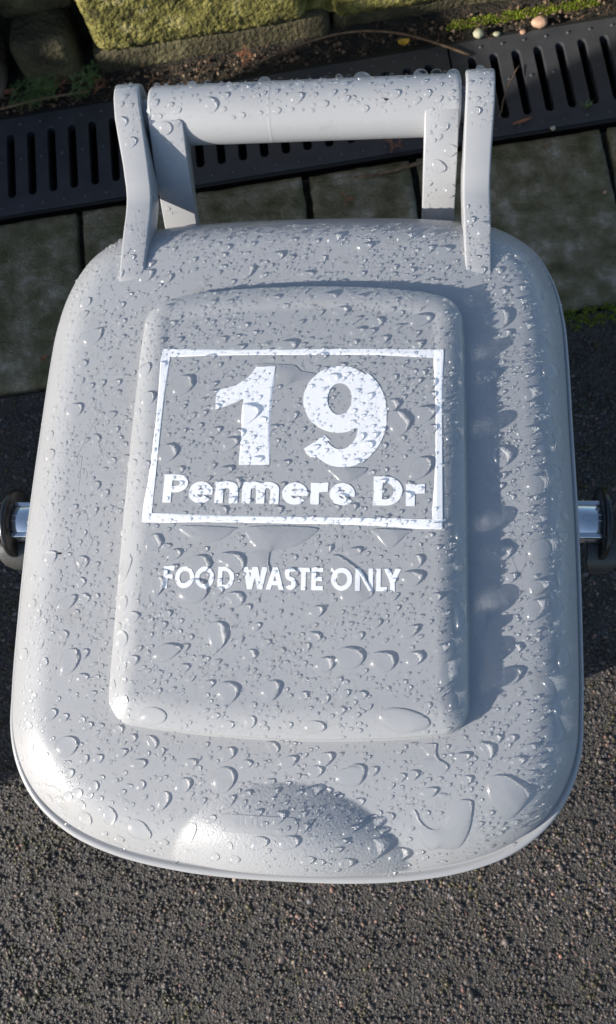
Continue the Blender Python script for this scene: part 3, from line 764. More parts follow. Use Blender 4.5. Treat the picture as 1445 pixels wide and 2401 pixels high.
# ================================================================== WATER DROPLETS
BV_ALL = bvh_of([lid, armL, armR, handle, legL, legR, border, digits, street, waste] + list(sideL) + list(sideR))
GR_W = "water droplets beaded on the grey lid"

def dome(s, flat=2.4):
    return np.clip(1 - s ** flat, 0, 1) ** 0.62

def blob_arrays(cx, cy, rx, ry, ang, hh, nr, ns, irr, seed, bv=None, sx=0.0):
    """a water bead lying on the surface: returns verts (mm) + faces or None"""
    rr = np.random.default_rng(seed)
    th = np.linspace(0, 2 * np.pi, ns, endpoint=False)
    ph = rr.uniform(0, 6.28, 4); am = rr.normal(0, 1, 4) * irr * np.array([.5, .8, .45, .2])
    R = 1 + sum(am[k] * np.cos((k + 1) * th + ph[k]) for k in range(4))
    c, s_ = math.cos(ang), math.sin(ang)
    lev = np.sin(np.linspace(0, np.pi / 2, nr + 1))[1:]       # denser near the edge
    V = []; H = []
    base = [(0.0, 0.0, 1.0)]
    for q in lev:
        for i in range(ns):
            x = rx * R[i] * math.cos(th[i]) * q; y = ry * R[i] * math.sin(th[i]) * q
            base.append((x * c - y * s_, x * s_ + y * c, 0 if q > .9999 else float(dome(np.array(q)))))
    zs = []
    p0, n0 = drop_z(cx, cy, bv or BV_ALL)
    if p0 is None or n0.z < .3: return None
    g = Vector((n0.x, n0.y)); gl_ = g.length
    if gl_ > .02:
        g /= gl_; kk = n0.z - 1
        base = [(x + g.x * kk * (x * g.x + y * g.y), y + g.y * kk * (x * g.x + y * g.y), h) for x, y, h in base]
    out = []
    for x, y, h in base:
        p, n = drop_z(cx + x, cy + y, bv or BV_ALL)
        if p is None or abs(p.z - p0.z) * 1000 > max(1.6, (1.1 if cy < 212 else 1.5) * max(rx, ry)): return None
        zs.append(p.z)
        # a bead stands off along the local normal; the foot dips under the surface
        out.append((cx + x + n0.x * hh * h, cy + y + n0.y * hh * h, p.z * 1000 + n0.z * hh * h - (0.05 if h == 0 else 0)))
    F = []
    for i in range(ns): F.append((0, 1 + i, 1 + (i + 1) % ns))
    for k in range(nr - 1):
        for i in range(ns):
            a = 1 + k * ns + i; b = 1 + k * ns + (i + 1) % ns
            F.append((a, a + ns, b + ns, b))
    return out, F

def blob_height(r): return min(1.05 * r ** 0.80, 3.7) * (1 if r > 1.0 else .36 + .64 * r)

def zone(x, y):
    if y > 262: return ("handle bar", "on the round handle bar at the top")
    if y > 212 or (y > 165 and (abs(x + 111) < 11 or abs(x - 111) < 11)):
        return ("hinge arm left" if x < -98 else "hinge arm right" if x > 100 else "handle leg left" if x < 0 else "handle leg right",
                "on the %s" % ("left hinge arm" if x < -98 else "right hinge arm" if x > 100 else "left handle leg" if x < 0 else "right handle leg"))
    inp = abs(x) < 102 and -126 < y < 147
    if not inp:
        if y < -148 and -62 < x < 68: return ("grip", "on the grained thumb grip")
        if y < -126: return ("front left" if x < 0 else "front right", "on the %s part of the lid's front strip" % ("left" if x < 0 else "right"))
        if y > 147: return ("rear left" if x < 0 else "rear right", "on the %s part of the lid's rear strip" % ("left" if x < 0 else "right"))
        v = "upper" if y > 60 else "middle" if y > -40 else "lower"
        return (("left " if x < 0 else "right ") + v, "on the %s stretch of the lid's %s border" % (v, "left" if x < 0 else "right"))
    if -7 < y < 102:
        if y > 27: return ("digits", "among the big white digits 1 and 9") if abs(x) < 60 else ("frame sides", "inside the white frame at its %s end" % ("left" if x < 0 else "right"))
        return ("street", "beside the white street name")
    if y > 100: return ("panel rear", "above the white frame on the raised panel")
    if y > -50: return ("waste line", "around the FOOD WASTE ONLY lettering")
    return ("panel front", "on the %s of the raised panel's front end" % ("left" if x < -30 else "right" if x > 40 else "middle"))

placed = []          # (x, y, r)
CELL = 8.0; gridc = {}
def free(x, y, r, gap=0.15):
    k = int(math.ceil((r + 13) / CELL)); gx, gy = int(x // CELL), int(y // CELL)
    for i in range(gx - k, gx + k + 1):
        for j in range(gy - k, gy + k + 1):
            for (a, b, c) in gridc.get((i, j), ()):
                if (a - x) ** 2 + (b - y) ** 2 < (c + r + gap) ** 2: return False
    return True
def occupy(x, y, r): gridc.setdefault((int(x // CELL), int(y // CELL)), []).append((x, y, r))

def shape_word(rx, ry):
    q = max(rx, ry) / max(.1, min(rx, ry)); r = max(rx, ry)
    s = "large" if r > 6 else "medium" if r > 3.2 else "small"
    return s + (" long" if q > 1.7 else " oval" if q > 1.2 else " round")

nobj = 0
def add_drop_object(x, y, rx, ry, ang, irr, seed):
    global nobj
    r = math.sqrt(rx * ry)
    res = blob_arrays(x, y, rx, ry, ang, blob_height(r), 9 if r > 3 else 6, 36 if r > 3 else 20, irr, seed)
    if res is None: return False
    V, F = res
    o = mesh_obj("water_droplet", V, F, M_WATER)
    k, w = zone(x, y)
    tag(o, "%s droplet %s" % (shape_word(rx, ry), w), "water droplet", "%s droplets, %s" % (shape_word(rx, ry), k))
    nobj += 1
    occupy(x, y, math.sqrt(rx * rx + ry * ry) * .78)
    return o

# the odd-shaped puddles
def puddle(name, outline, height, label):
    P = np.array(ccw([tuple(q) for q in catmull(outline, 8)]))
    c = P.mean(0)
    pts = [Vector(p) for p in P]; k = len(pts)
    lo = P.min(0); hi = P.max(0); st = 0.7
    G = np.array([(x, y) for x in np.arange(lo[0], hi[0], st) for y in np.arange(lo[1], hi[1], st)])
    d = sdf(G, P); G = G[d > .18]
    ring_in = []
    for f in (.10, .28, .55):
        T = np.roll(P, -1, 0) - np.roll(P, 1, 0); N = np.c_[-T[:, 1], T[:, 0]]; N /= np.linalg.norm(N, axis=1)[:, None]
        area = .5 * np.sum(P[:, 0] * np.roll(P[:, 1], -1) - P[:, 1] * np.roll(P[:, 0], -1))
        ring_in.append(P + N * f * (1 if area > 0 else -1))
    G = np.vstack([g for g in ring_in] + [G[sdf(G, P) > .75]])
    pts += [Vector(g) for g in G]
    v, e, f, ov, oe, of = delaunay_2d_cdt(pts, [], [list(range(k))], 0, 1e-4)
    keep = [t for t, o in zip(f, of) if o]
    A = np.array([q[:] for q in v]); D = np.clip(sdf(A, P), 0, None)
    w = 3.4
    h = 1.25 * height * (1 - (1 - np.minimum(D / w, 1)) ** 2) ** .5 * (.75 + .25 * np.minimum(D / 8, 1))
    V = []
    for q, hh in zip(A, h):
        p, n = drop_z(q[0], q[1], BV_ALL)
        V.append((q[0], q[1], p.z * 1000 + hh - (.04 if hh < 1e-3 else 0)))
    used = sorted({i for t in keep for i in t}); m = {i: j for j, i in enumerate(used)}
    o = mesh_obj("water_puddle", [V[i] for i in used], [[m[i] for i in t] for t in keep], M_WATER)
    tag(o, label, "water puddle")
    for g in A[::5]: occupy(g[0], g[1], .8)
    return o

PLAB = {
 'heart': (2.6, "heart shaped puddle of clear water near the lid's front right corner"),
 'horseshoe': (2.3, "J shaped puddle of clear water right of the thumb grip"),
 'bone': (1.9, "bone shaped blob of clear water just below the raised panel"),
 'tongue': (1.9, "broad tongue of water running down from the middle of the white frame"),
 'crescent': (1.8, "crescent of water hanging under the left part of the white frame"),
 'wedge': (2.0, "wedge of water hanging under the right part of the white frame"),
 'streak': (1.3, "smeared streak of water between digit 1 and the frame top"),
 'shield': (2.2, "shield shaped water blob over the N of the word ONLY"),
 'pool': (1.7, "pool of water cupped under the tail of digit 9"),
 'hook': (1.4, "thin line of water resting along the frame top edge")}
for k, pl in PUDDLES.items():
    if k != 'hook': puddle(k, pl, PLAB[k][0], PLAB[k][1])

# the big beads, read off the real lid
sd = 100
for (x, y, a, b, ang) in DROPS:
    sd += 1
    o = add_drop_object(x, y, a * .97, b * .97, math.radians(ang), .13, sd)
# beads on the handle, legs and arms
def px_bar(n, x0, x1, y0, y1, r0, r1, seed):
    rr = np.random.default_rng(seed); c = 0; tries = 0
    while c < n and tries < n * 30:
        tries += 1
        x = rr.uniform(x0, x1); y = rr.uniform(y0, y1); r = r0 + (r1 - r0) * rr.random() ** 2.2
        if not free(x, y, r, .25): continue
        el = 1 + .4 * rr.random() ** 2; an = rr.uniform(0, 3.14)
        res = blob_arrays(x, y, r * el, r / el ** .3, an, blob_height(r), 5 if r < 2 else 8, 16 if r < 2 else 28, .12, int(rr.integers(1e9)))
        if res is None: continue
        MED.append((x, y, r * el, r / el ** .3, an, .12, res)); occupy(x, y, r * el * .95); c += 1
MED = []
for (x, y, r) in ((-126.5, 273, 3.3), (-121, 260, 3.9), (-113, 277, 2.3), (-119, 303, 3.2), (-98, 272, 4.5), (-89.5, 274, 2.3), (-98, 257.5, 3.2), (-90, 247, 3.2), (-79, 300, 3.6), (-69, 303, 2.6), (-66, 283, 4.6),
                  (-30, 301, 4.2), (-8, 285, 3.9), (36, 301, 5), (20, 303, 3), (74, 302, 5), (85, 304, 3.6), (96, 300, 4.3), (57, 285, 3.1), (90, 268, 2.6), (94, 258, 4.2), (86, 252, 4.7), (95, 242, 4.6), (95.5, 234, 3.6), (81, 245, 1.9),
                  (109, 271, 3.2), (115, 269, 2.6), (113, 303, 3.5), (119, 278, 2.6), (-112, 188, 3.6), (-108, 176, 2.8), (114, 190, 5.2), (-118, 181, 2.4)):
    if free(x, y, r):
        sd += 1; add_drop_object(x, y, r * (1.12 if sd % 2 else .95), r * (.95 if sd % 2 else 1.1), sd * .7, .12, sd)
px_bar(170, -108, 100, 276, 307, .7, 2.6, 1)
px_bar(34, -135, -112, 262, 306, .5, 2.0, 2)
px_bar(30, 103, 121, 262, 306, .5, 2.0, 3)
px_bar(46, -107, -86, 236, 280, .5, 1.8, 4)
px_bar(42, 79, 98, 236, 280, .5, 1.8, 5)
px_bar(22, -122, -104, 170, 216, .5, 1.6, 6)
px_bar(22, 103, 117, 170, 216, .5, 1.6, 7)
px_bar(8, -190, -168, -4, 24, .5, 1.5, 8)
px_bar(12, 168, 205, -22, 24, .5, 1.9, 9)
# rows of beads along the rim bead
for i, q in enumerate(np.random.default_rng(5).uniform(0, 1, 150)):
    k = int(q * len(OUT)); p = OUT[k]; t = OUT[(k + 1) % len(OUT)] - OUT[k - 1]; n = np.array([t[1], -t[0]]) / np.linalg.norm(t)
    if p[1] > 175: continue
    r = .6 + 1.7 * ((i * .37) % 1) ** 2
    x, y = p + n * (2.2 + .9 * math.sin(i))
    if free(x, y, r, .1):
        res = blob_arrays(x, y, r, r * .85, .3 * i, blob_height(r) * .9, 5, 16, .1, i)
        if res: MED.append((x, y, r, r * .85, 0, .1, res)); occupy(x, y, r)

# medium and fine beads: clustered scatter over the lid
rr = np.random.default_rng(77)
def density(x, y):
    return .5 + 1.5 * float(vnoise(np.array([[x, y, 3.]]), 1 / 26., 5)[0]) ** 1.6 * (1.0)
def scatter(n, r0, r1, pw, gap, seed, dens=True):
    r_ = np.random.default_rng(seed); c = 0; tries = 0
    while c < n and tries < n * 25:
        tries += 1
        x = r_.uniform(-162, 163); y = r_.uniform(-197, 209)
        if dens and r_.random() > density(x, y) - .25: continue
        r = r0 + (r1 - r0) * r_.random() ** pw
        if sdf(np.array([[x, y]]), OUT)[0] < r * .8: continue
        if not free(x, y, r, gap): continue
        el = 1 + .55 * r_.random() ** 2.5; an = r_.uniform(0, 3.14)
        big = r > 1.3
        res = blob_arrays(x, y, r * el, r / el ** .4, an, blob_height(r), 5 if big else 4, 16 if big else 10, .16 if big else .10, int(r_.integers(1e9)))
        if res is None: continue
        MED.append((x, y, r * el, r / el ** .4, an, .1, res)); occupy(x, y, r * el * .9); c += 1
scatter(520, 1.3, 2.9, 1.8, .5, 21)
scatter(2500, .75, 1.4, 1.3, .25, 22)
scatter(8500, .28, .8, 1.6, .08, 23)

MED.sort(key=lambda m: -m[2] * m[3])
fine = []
for m in MED:
    if nobj < 300:
        V, F = m[6]
        o = mesh_obj("water_droplet", V, F, M_WATER)
        k, w = zone(m[0], m[1])
        tag(o, "%s droplet %s" % (shape_word(m[2], m[3]), w), "water droplet", "%s droplets, %s" % (shape_word(m[2], m[3]), k))
        nobj += 1
    else: fine.append(m[6])
ORD = ["first", "second", "third", "fourth", "fifth", "sixth", "seventh", "eighth", "ninth", "tenth", "eleventh", "twelfth", "thirteenth", "fourteenth", "fifteenth", "sixteenth", "seventeenth", "eighteenth", "nineteenth", "twentieth"]
byl = {}
for o in bpy.data.objects:
    if o.name.startswith("water_droplet"): byl.setdefault(o["label"], []).append(o)
for lab, L in byl.items():
    if len(L) < 2: continue
    L.sort(key=lambda o: o.data.vertices[0].co.x)
    for i, o in enumerate(L):
        if len(L) <= 20: o["label"] = lab + ", %s from the left" % ORD[i]
V = []; F = []; k = 0
for v, f in fine:
    V += v; F += [tuple(i + k for i in t) for t in f]; k += len(v)
fo = mesh_obj("fine_water_droplets", V, F, M_WATER)
tag(fo, "countless fine water droplets spattered over the whole lid and handle", "water droplets", None, "stuff")
print("drops", nobj, len(fine))

# specks of dirt
r_ = np.random.default_rng(31)
for (x, y, s, lab) in ((-142, -22, .9, "black speck of dirt under a drop on the lid's left border"), (52, 282, .9, "dark speck of dirt on the right half of the handle bar"), (-18, 154, .9, "tiny brown crumb on the rear edge of the raised panel")):
    p, n = drop_z(x, y, BV_ALL)
    V, F = grid_block(-s, s, -s * .5, s * .5, -s * .3, s * .3, s / 3)
    N = V * (1 + .9 * fbm(V, 1.1, 2, 5))[:, None] + np.array([x, y, p.z * 1000 + .3])
    o = mesh_obj("dirt_speck", N, F, M_SOIL); tag(o, lab, "dirt")

# ================================================================== GROUND
def sheet(name, poly, z, mat, label=None, kind="structure"):
    o = mesh_obj(name, [(x, y, z) for x, y in poly], [list(range(len(poly)))], mat, smooth=False)
    o["kind"] = kind
    return o
S = 15000
sheet("ground", [(-S, -S), (S, -S), (S, S), (-S, S)], -130, M_SOIL)
def edge_y(x): return 301 + .146 * x            # paving / asphalt line
ang = math.atan(.146)
# asphalt yard
slab_as = mesh_obj("asphalt", [(-S, -S, -3.2), (S, -S, -3.2), (S, edge_y(S) - 2, -3.2), (-S, edge_y(-S) - 2, -3.2), (-S, -S, -125), (S, -S, -125), (S, edge_y(S) - 2, -125), (-S, edge_y(-S) - 2, -125)],
                   [(0, 1, 2, 3), (3, 2, 6, 7), (0, 3, 7, 4), (1, 5, 6, 2), (0, 4, 5, 1)], M_ASPH, smooth=False)
slab_as["kind"] = "structure"

# aggregate standing out of the worn asphalt
def chips(n, box, hole):
    r_ = np.random.default_rng(3)
    X = r_.uniform(box[0], box[1], n); Y = r_.uniform(box[2], box[3], n)
    ok = (Y < edge_y(X) - 4) & ~((np.abs(X) < hole[0]) & (np.abs(Y) < hole[1]))
    X = X[ok]; Y = Y[ok]; n = len(X)
    t = (1 + 5 ** .5) / 2
    ico = np.array([(-1, t, 0), (1, t, 0), (-1, -t, 0), (1, -t, 0), (0, -1, t), (0, 1, t), (0, -1, -t), (0, 1, -t), (t, 0, -1), (t, 0, 1), (-t, 0, -1), (-t, 0, 1)]) / 1.9
    fc = np.array([(0, 11, 5), (0, 5, 1), (0, 1, 7), (0, 7, 10), (0, 10, 11), (1, 5, 9), (5, 11, 4), (11, 10, 2), (10, 7, 6), (7, 1, 8), (3, 9, 4), (3, 4, 2), (3, 2, 6), (3, 6, 8), (3, 8, 9), (4, 9, 5), (2, 4, 11), (6, 2, 10), (8, 6, 7), (9, 8, 1)])
    size = 1.0 + 1.9 * r_.random(n) ** 2.4
    big = r_.random(n) < .006; size[big] *= 1.8
    sc = np.c_[size * r_.uniform(.8, 1.6, n), size * r_.uniform(.6, 1.1, n), size * r_.uniform(.35, .6, n)]
    V = ico[None] * sc[:, None] * r_.uniform(.6, 1.3, (n, 12, 1))
    a = r_.uniform(0, 6.28, n); b = r_.normal(0, .45, n)
    ca, sa, cb, sb = np.cos(a)[:, None], np.sin(a)[:, None], np.cos(b)[:, None], np.sin(b)[:, None]
    x, y, z = V[..., 0], V[..., 1], V[..., 2]
    x, z = x * cb + z * sb, -x * sb + z * cb
    x, y = x * ca - y * sa, x * sa + y * ca
    zc = -3.5 + r_.normal(0, .5, n) + 1.6 * fbm(np.c_[X, Y, X * 0], 1 / 16., 2, 4)
    V = np.stack([x + X[:, None], y + Y[:, None], z + zc[:, None]], -1)
    F = fc[None] + (np.arange(n) * 12)[:, None, None]
    o = tri_obj("asphalt_aggregate", V.reshape(-1, 3) * MM, F.reshape(-1, 3), M_CHIP, smooth=False)
    pal = np.array([(.085, .078, .080), (.062, .058, .064), (.115, .104, .106), (.045, .041, .042), (.10, .082, .075), (.15, .14, .145), (.16, .11, .09), (.24, .22, .18), (.040, .045, .018), (.065, .062, .024), (.09, .10, .12), (.34, .31, .26), (.24, .14, .12), (.03, .03, .03)])
    w = np.array([16, 16, 12, 14, 9, 7, 3.2, 1.5, 5.5, 3, 7, .7, 1.2, 10]); w /= w.sum()
    idx = r_.choice(len(pal), n, p=w)
    mossy = fbm(np.c_[X, Y, X * 0], 1 / 35., 3, 44) > .14
    idx = np.where(mossy & (r_.random(n) < .55), 9, idx)
    C = pal[idx] * r_.uniform(.7, 1.3, (n, 1)) * .70 * (1 + 1.6 * fbm(np.c_[X, Y, X * 0], 1 / 90., 3, 71))[:, None]
    C = C * np.array([1.12, .97, .84])
    ca_ = np.repeat(np.c_[C, np.ones(n)], 12, axis=0).astype(np.float32)
    at = o.data.color_attributes.new("chip", 'FLOAT_COLOR', 'POINT'); at.data.foreach_set('color', ca_.ravel())
    tag(o, "worn dark asphalt surface of fine grey, brown and pink stone chips", "asphalt chips", None, "stuff")
    return o
chips(125000, (-500, 450, -560, 360), (120, 150))

# paving blocks, one row, laid along the drain
def loc2(u, v):      # drain frame: u along, v across (from the drain's near edge)
    return (u * math.cos(ang) - v * math.sin(ang), 540 + u * math.sin(ang) + v * math.cos(ang))
bedding = sheet("paving_bed", [loc2(-S, -4), loc2(S, -4), loc2(S, -237), loc2(-S, -237)], -14, M_SOIL)
def pave():
    us = [-1404, -1194, -984, -774, -565, -348.5 + 0, -121, 0 + 4, 233, 443, 653, 863, 1073]
    us = [-1188, -978, -768, -558, -285.5, -45, 78, 310, 520, 730, 940]
    # joints measured across the row
    us = [-1165, -955, -745, -535, -335, -53, 77, 303, 510, 720, 930]
    V = []; F = []
    for i in range(len(us) - 1):
        g = 4.5
        u0, u1 = us[i] + g, us[i + 1] - g
        v0, v1 = -232, -8
        nx = max(8, int((u1 - u0) / 7)); ny = 28
        base = len(V)
        P = np.array([(u0 + (u1 - u0) * a / nx, v0 + (v1 - v0) * b / ny, 0) for a in range(nx + 1) for b in range(ny + 1)])
        ed = np.minimum.reduce([P[:, 0] - u0, u1 - P[:, 0], P[:, 1] - v0, v1 - P[:, 1]])
        P[:, 2] = -2.6 * np.clip(1 - ed / 7, 0, 1) ** 2 + 2.4 * fbm(P + [0, 0, i * 77.], 1 / 30., 4, 8) + .9 * math.sin(i * 2.1)
        P[:, 0] += np.where(ed < 1, 3.0 * fbm(P, 1 / 14., 2, 6), 0); P[:, 1] += np.where(ed < 1, 3.0 * fbm(P, 1 / 14., 2, 16), 0)
        for p in P: x, y = loc2(p[0], p[1]); V.append((x, y, p[2]))
        I = lambda a, b: base + a * (ny + 1) + b
        for a in range(nx):
            for b in range(ny): F.append((I(a, b), I(a + 1, b), I(a + 1, b + 1), I(a, b + 1)))
        # sides
        loop = [I(a, 0) for a in range(nx + 1)] + [I(nx, b) for b in range(1, ny + 1)] + [I(a, ny) for a in range(nx - 1, -1, -1)] + [I(0, b) for b in range(ny - 1, 0, -1)]
        b2 = len(V)
        for q in loop: V.append((V[q][0], V[q][1], -40))
        for k in range(len(loop)):
            m = (k + 1) % len(loop); F.append((loop[m], loop[k], b2 + k, b2 + m))
    o = mesh_obj("paving", V, F, M_PAVE); o["kind"] = "structure"
    return o
pave()

# ---------------- drain
PITCH = 26.7; U0 = 194.6
trough = mesh_obj("drain_channel", [(*loc2(u, v), z) for u in (-2500, 2500) for v, z in ((-1, -2), (3, -2), (6, -95), (142, -95), (145, -2), (149, -2), (149, -120), (-1, -120))],
                  [(k, k + 1, k + 9, k + 8) for k in range(7)], M_PIT, smooth=False)
tag(trough, "black drainage channel trough under the slotted gratings", "drain channel")
def capsule(u, v0, v1, r, n=6):
    P = []
    for k in range(n + 1): a = math.pi * k / n; P.append((u + r * math.cos(a), v1 - r + r * math.sin(a)))
    for k in range(n + 1): a = math.pi + math.pi * k / n; P.append((u + r * math.cos(a), v0 + r + r * math.sin(a)))
    return P
def grate(uL, uR, label):
    root = empty("drain_grating", (*[c * MM for c in loc2(uL, 0)], 0))
    tag(root, label, "drain grating", "slotted black gratings along the drain")
    holes = []; k0 = math.ceil((uL + 14 - U0) / PITCH)
    u = U0 + k0 * PITCH
    while u < uR - 12:
        holes.append(capsule(u, 27, 121, 5.2)); u += PITCH
    o = slab("grating_plate", [[(uL, 4), (uR, 4), (uR, 144), (uL, 144)]], holes, -14, -1.0, M_GRATE, None, bev=1.3)
    # to world frame and to the root
    for v in o.data.vertices:
        x, y = loc2(v.co.x * 1000, v.co.y * 1000); v.co = Vector((x, y, v.co.z * 1000)) * MM - root.location
    o.parent = root
    # grip studs
    V = []; F = []
    u = U0 + k0 * PITCH + PITCH / 2
    while u < uR - 8:
        for v in (14, 133, 21 + 60):
            for du in ((0,) if v != 81 else (0,)):
                b = len(V); x0, y0 = loc2(u + du, v)
                for q, (r, z) in enumerate(((2.6, -1.2), (2.2, -.1), (1.1, .5))):
                    for k in range(8): V.append((x0 + r * math.cos(k * .785), y0 + r * math.sin(k * .785), z))
                V.append((x0, y0, .6))
                for q in range(2):
                    for k in range(8): F.append((b + q * 8 + k, b + q * 8 + (k + 1) % 8, b + q * 8 + 8 + (k + 1) % 8, b + q * 8 + 8 + k))
                for k in range(8): F.append((b + 16 + k, b + 16 + (k + 1) % 8, b + 24))
        u += PITCH
    bm = bmesh.new(); bm.from_mesh(o.data)
    bv = [bm.verts.new(Vector(p) * MM - root.location) for p in V]
    for f in F: bm.faces.new([bv[i] for i in f])
    bm.to_mesh(o.data); bm.free()
    return root
seam = 142
grate(seam - 1000 + 1, seam - 1.2, "long black slotted drain grating left of the seam, passing behind the handle")
grate(seam + 1.2, seam + 1000, "black slotted drain grating right of the seam with a tiny weed in a slot")

# ---------------- dirt strip and the wall of mossy stones
def terrain(name, u0, u1, v0, v1, step, zf, mat):
    nx = int((u1 - u0) / step); ny = max(2, int((v1 - v0) / step))
    P = np.array([(u0 + (u1 - u0) * a / nx, v0 + (v1 - v0) * b / ny, 0) for a in range(nx + 1) for b in range(ny + 1)])
    W = np.array([loc2(p[0], p[1]) for p in P]); Q = np.c_[W, zf(P)]
    F = [(a * (ny + 1) + b, (a + 1) * (ny + 1) + b, (a + 1) * (ny + 1) + b + 1, a * (ny + 1) + b + 1) for a in range(nx) for b in range(ny)]
    return mesh_obj(name, Q, F, mat)
dirt = terrain("dirt_strip", -760, 620, 146, 260, 4, lambda P: -9 + 5 * fbm(P, 1 / 22., 4, 2) + 3 * fbm(P, 1 / 6., 2, 12) + .06 * (P[:, 1] - 146), M_SOIL)
dirt["kind"] = "structure"
outer = sheet("soil", [loc2(-S, 259), loc2(S, 259), loc2(S, S), loc2(-S, S)], -6, M_SOIL)
for a, b in ((-S, -758), (618, S)):
    sheet("soil", [loc2(a, 150), loc2(b, 150), loc2(b, 260), loc2(a, 260)], -7.5, M_SOIL)

wall = empty("stone_wall", (0, 0, 0))
tag(wall, "low garden wall of rough stones, mossy yellow green blocks at its sunlit middle", "stone wall")
Rz = Matrix.Rotation(ang, 4, 'Z')
def wall_stone(name, u0, u1, v0, v1, z0, z1, mat, seed, amp=9, rad=16, step=4.5, fine=0, label=None):
    o = rock(name, (u0, u1, v0, v1, z0, z1), mat, None, step, rad, amp, 1 / 48., seed, fine, 1 / 4.5)
    o.data.transform(Matrix.Translation((0, .540, 0)) @ Rz)
    o.parent = wall
    if label: o["label"] = label
    return o
VF = 186
wall_stone("base_shade_stone", -300, 0, VF + 8, VF + 150, -20, 26, M_DROCK, 41, 6, 9, 4, 2)  # dark colour paints the shadow at the foot of the mossy blocks
wall_stone("base_shade_stone", 6, 330, VF + 14, VF + 150, -20, 16, M_DROCK, 42, 6, 9, 4, 2)
wall_stone("stone_block", -292, -22, VF + 2, VF + 190, 24, 190, M_MOSS, 3, 6, 18, 2.2, 9, "pale block thickly covered in yellow green moss")
wall_stone("stone_block", 6, 300, VF + 6, VF + 190, 12, 170, M_MOSS, 5, 6, 18, 2.2, 9, "second block covered in yellow green moss")
wall_stone("mortar_joint", -36, 16, VF + 18, VF + 170, 14, 170, M_MOSS, 6, 4, 8, 4, 4)
wall_stone("stone_block", -395, -318, VF - 2, VF + 170, -20, 64, M_DROCK, 7, 10, 16, 5, 2)
wall_stone("stone_block", -402, -300, VF + 40, VF + 190, 60, 150, M_DROCK, 17, 10, 16, 6, 2)
wall_stone("stone_block", -620, -415, VF - 22, VF + 180, -20, 170, M_ROCK, 9, 16, 34, 5, 3, "brown rough rock at the wall's left end")
wall_stone("stone_block", -900, -640, VF - 10, VF + 180, -20, 160, M_ROCK, 10, 14, 30, 9, 0)
wall_stone("stone_block", 312, 600, VF + 4, VF + 190, -20, 150, M_MOSS, 11, 8, 20, 6, 4)
wall_stone("stone_block", 615, 900, VF + 2, VF + 190, -20, 160, M_ROCK, 12, 12, 24, 9, 0)
x = -900
for i, w in enumerate((250, 300, 210, 320, 260, 290, 160)):
    wall_stone("stone_block", x, x + w - 12, VF + 12, VF + 190, 158, 300, M_ROCK if i % 2 else M_DROCK, 30 + i, 12, 24, 10, 0); x += w
x = -880
for i, w in enumerate((280, 260, 310, 220, 280, 250, 180)):
    wall_stone("coping_stone", x, x + w - 8, VF - 6, VF + 210, 306, 372, M_ROCK, 50 + i, 8, 18, 12, 0); x += w
bk = slab("wall_core", [[(-890, VF + 60), (890, VF + 60), (890, VF + 180), (-890, VF + 180)]], [], -30, 300, M_SOIL)
bk.data.transform(Matrix.Translation((0, .540, 0)) @ Rz); bk.parent = wall

# brick wall added out of view at the left to shade the ground
def shade_wall():
    ex, ey = -1275, -643
    d = Vector((-.25, .42)).normalized(); n = Vector((-d.y, d.x)) 
    L = 2300
    root = empty("unseen_shade_wall", (ex * MM, ey * MM, 0))
    tag(root, "unseen red brick wall added beyond the left edge to shade the ground", "brick wall")
    def box(name, s0, s1, t0, t1, z0, z1, mat):
        P = [(s0, t0), (s1, t0), (s1, t1), (s0, t1)]
        V = [(ex + d.x * s - n.x * -t, ey + d.y * s - n.y * -t, z) for z in (z0, z1) for s, t in P]
        F = [(3, 2, 1, 0), (4, 5, 6, 7), (0, 1, 5, 4), (1, 2, 6, 5), (2, 3, 7, 6), (3, 0, 4, 7)]
        o = mesh_obj(name, V, F, mat, None, False); o.data.transform(Matrix.Translation(-root.location)); o.parent = root
        bevel(o, 3, 2)
        return o
    zs = 0
    # stepped tops and a gap, shaped to steer the shadow on the stone wall
    def s_of(y): return (y - ey) / d.y
    box("wall_face", 0, L, 0, 110, 0, 655, M_BRICK)
    for y0, y1, h in ((-643, -500, 1010), (-500, -220, 1085), (-220, -55, 955), (30, 1200, 1050)):
        box("coping", s_of(y0) + 1, min(L, s_of(y1)) - 1, -4, 114, 657.5, h * .84, M_BRICK)
    return root
shade_wall()

# ---------------- things lying about
def ground_hit(x, y): return (x, y)
def wig(p0, p1, bend, n, z, seed, lift=0):
    r_ = np.random.default_rng(seed); P = []
    p0 = np.array(p0); p1 = np.array(p1); t = p1 - p0; nn = np.array([-t[1], t[0]]) / np.linalg.norm(t)
    for k in range(n + 1):
        s = k / n; q = p0 + t * s + nn * (bend * math.sin(math.pi * s) + r_.normal(0, .4))
        P.append((q[0], q[1], z + lift * math.sin(math.pi * s)))
    return P
tw = tube("twig", wig((-112, 690), (146, 684), 34, 22, 2, 1, 6), [1.1 + .9 * (k / 22) * (1 - .4 * k / 22) for k in range(23)], M_TWIG, None, 7); tag(tw, "long thin arched brown twig lying across the dirt behind the handle", "twig")
tw = tube("twig", wig((8, 517), (88, 535), -3, 10, 3.5, 2), [1.5 + .9 * (k / 10) for k in range(11)], M_TWIG, None, 7); tag(tw, "pale curved dead stem on the paving seen through the handle", "twig")
tw = tube("twig", wig((180, 592), (205, 665), 3, 8, 3, 3, 4), .8, M_TWIG, None, 6); tag(tw, "fine grass stalk lying over the grating right of the bin's arm", "stalk")
tw = tube("twig", wig((-196, 655), (-168, 712), 3, 8, 0, 4, 3), .8, M_TWIG, None, 6); tag(tw, "thin pale stalk leaning on the mossy block's foot", "stalk")
tw = tube("twig", wig((-455, 632), (-335, 655), 2, 8, 3, 5), 1.8, M_TWIG, None, 6); tag(tw, "straight pale stick along the drain's far edge at left", "stick")

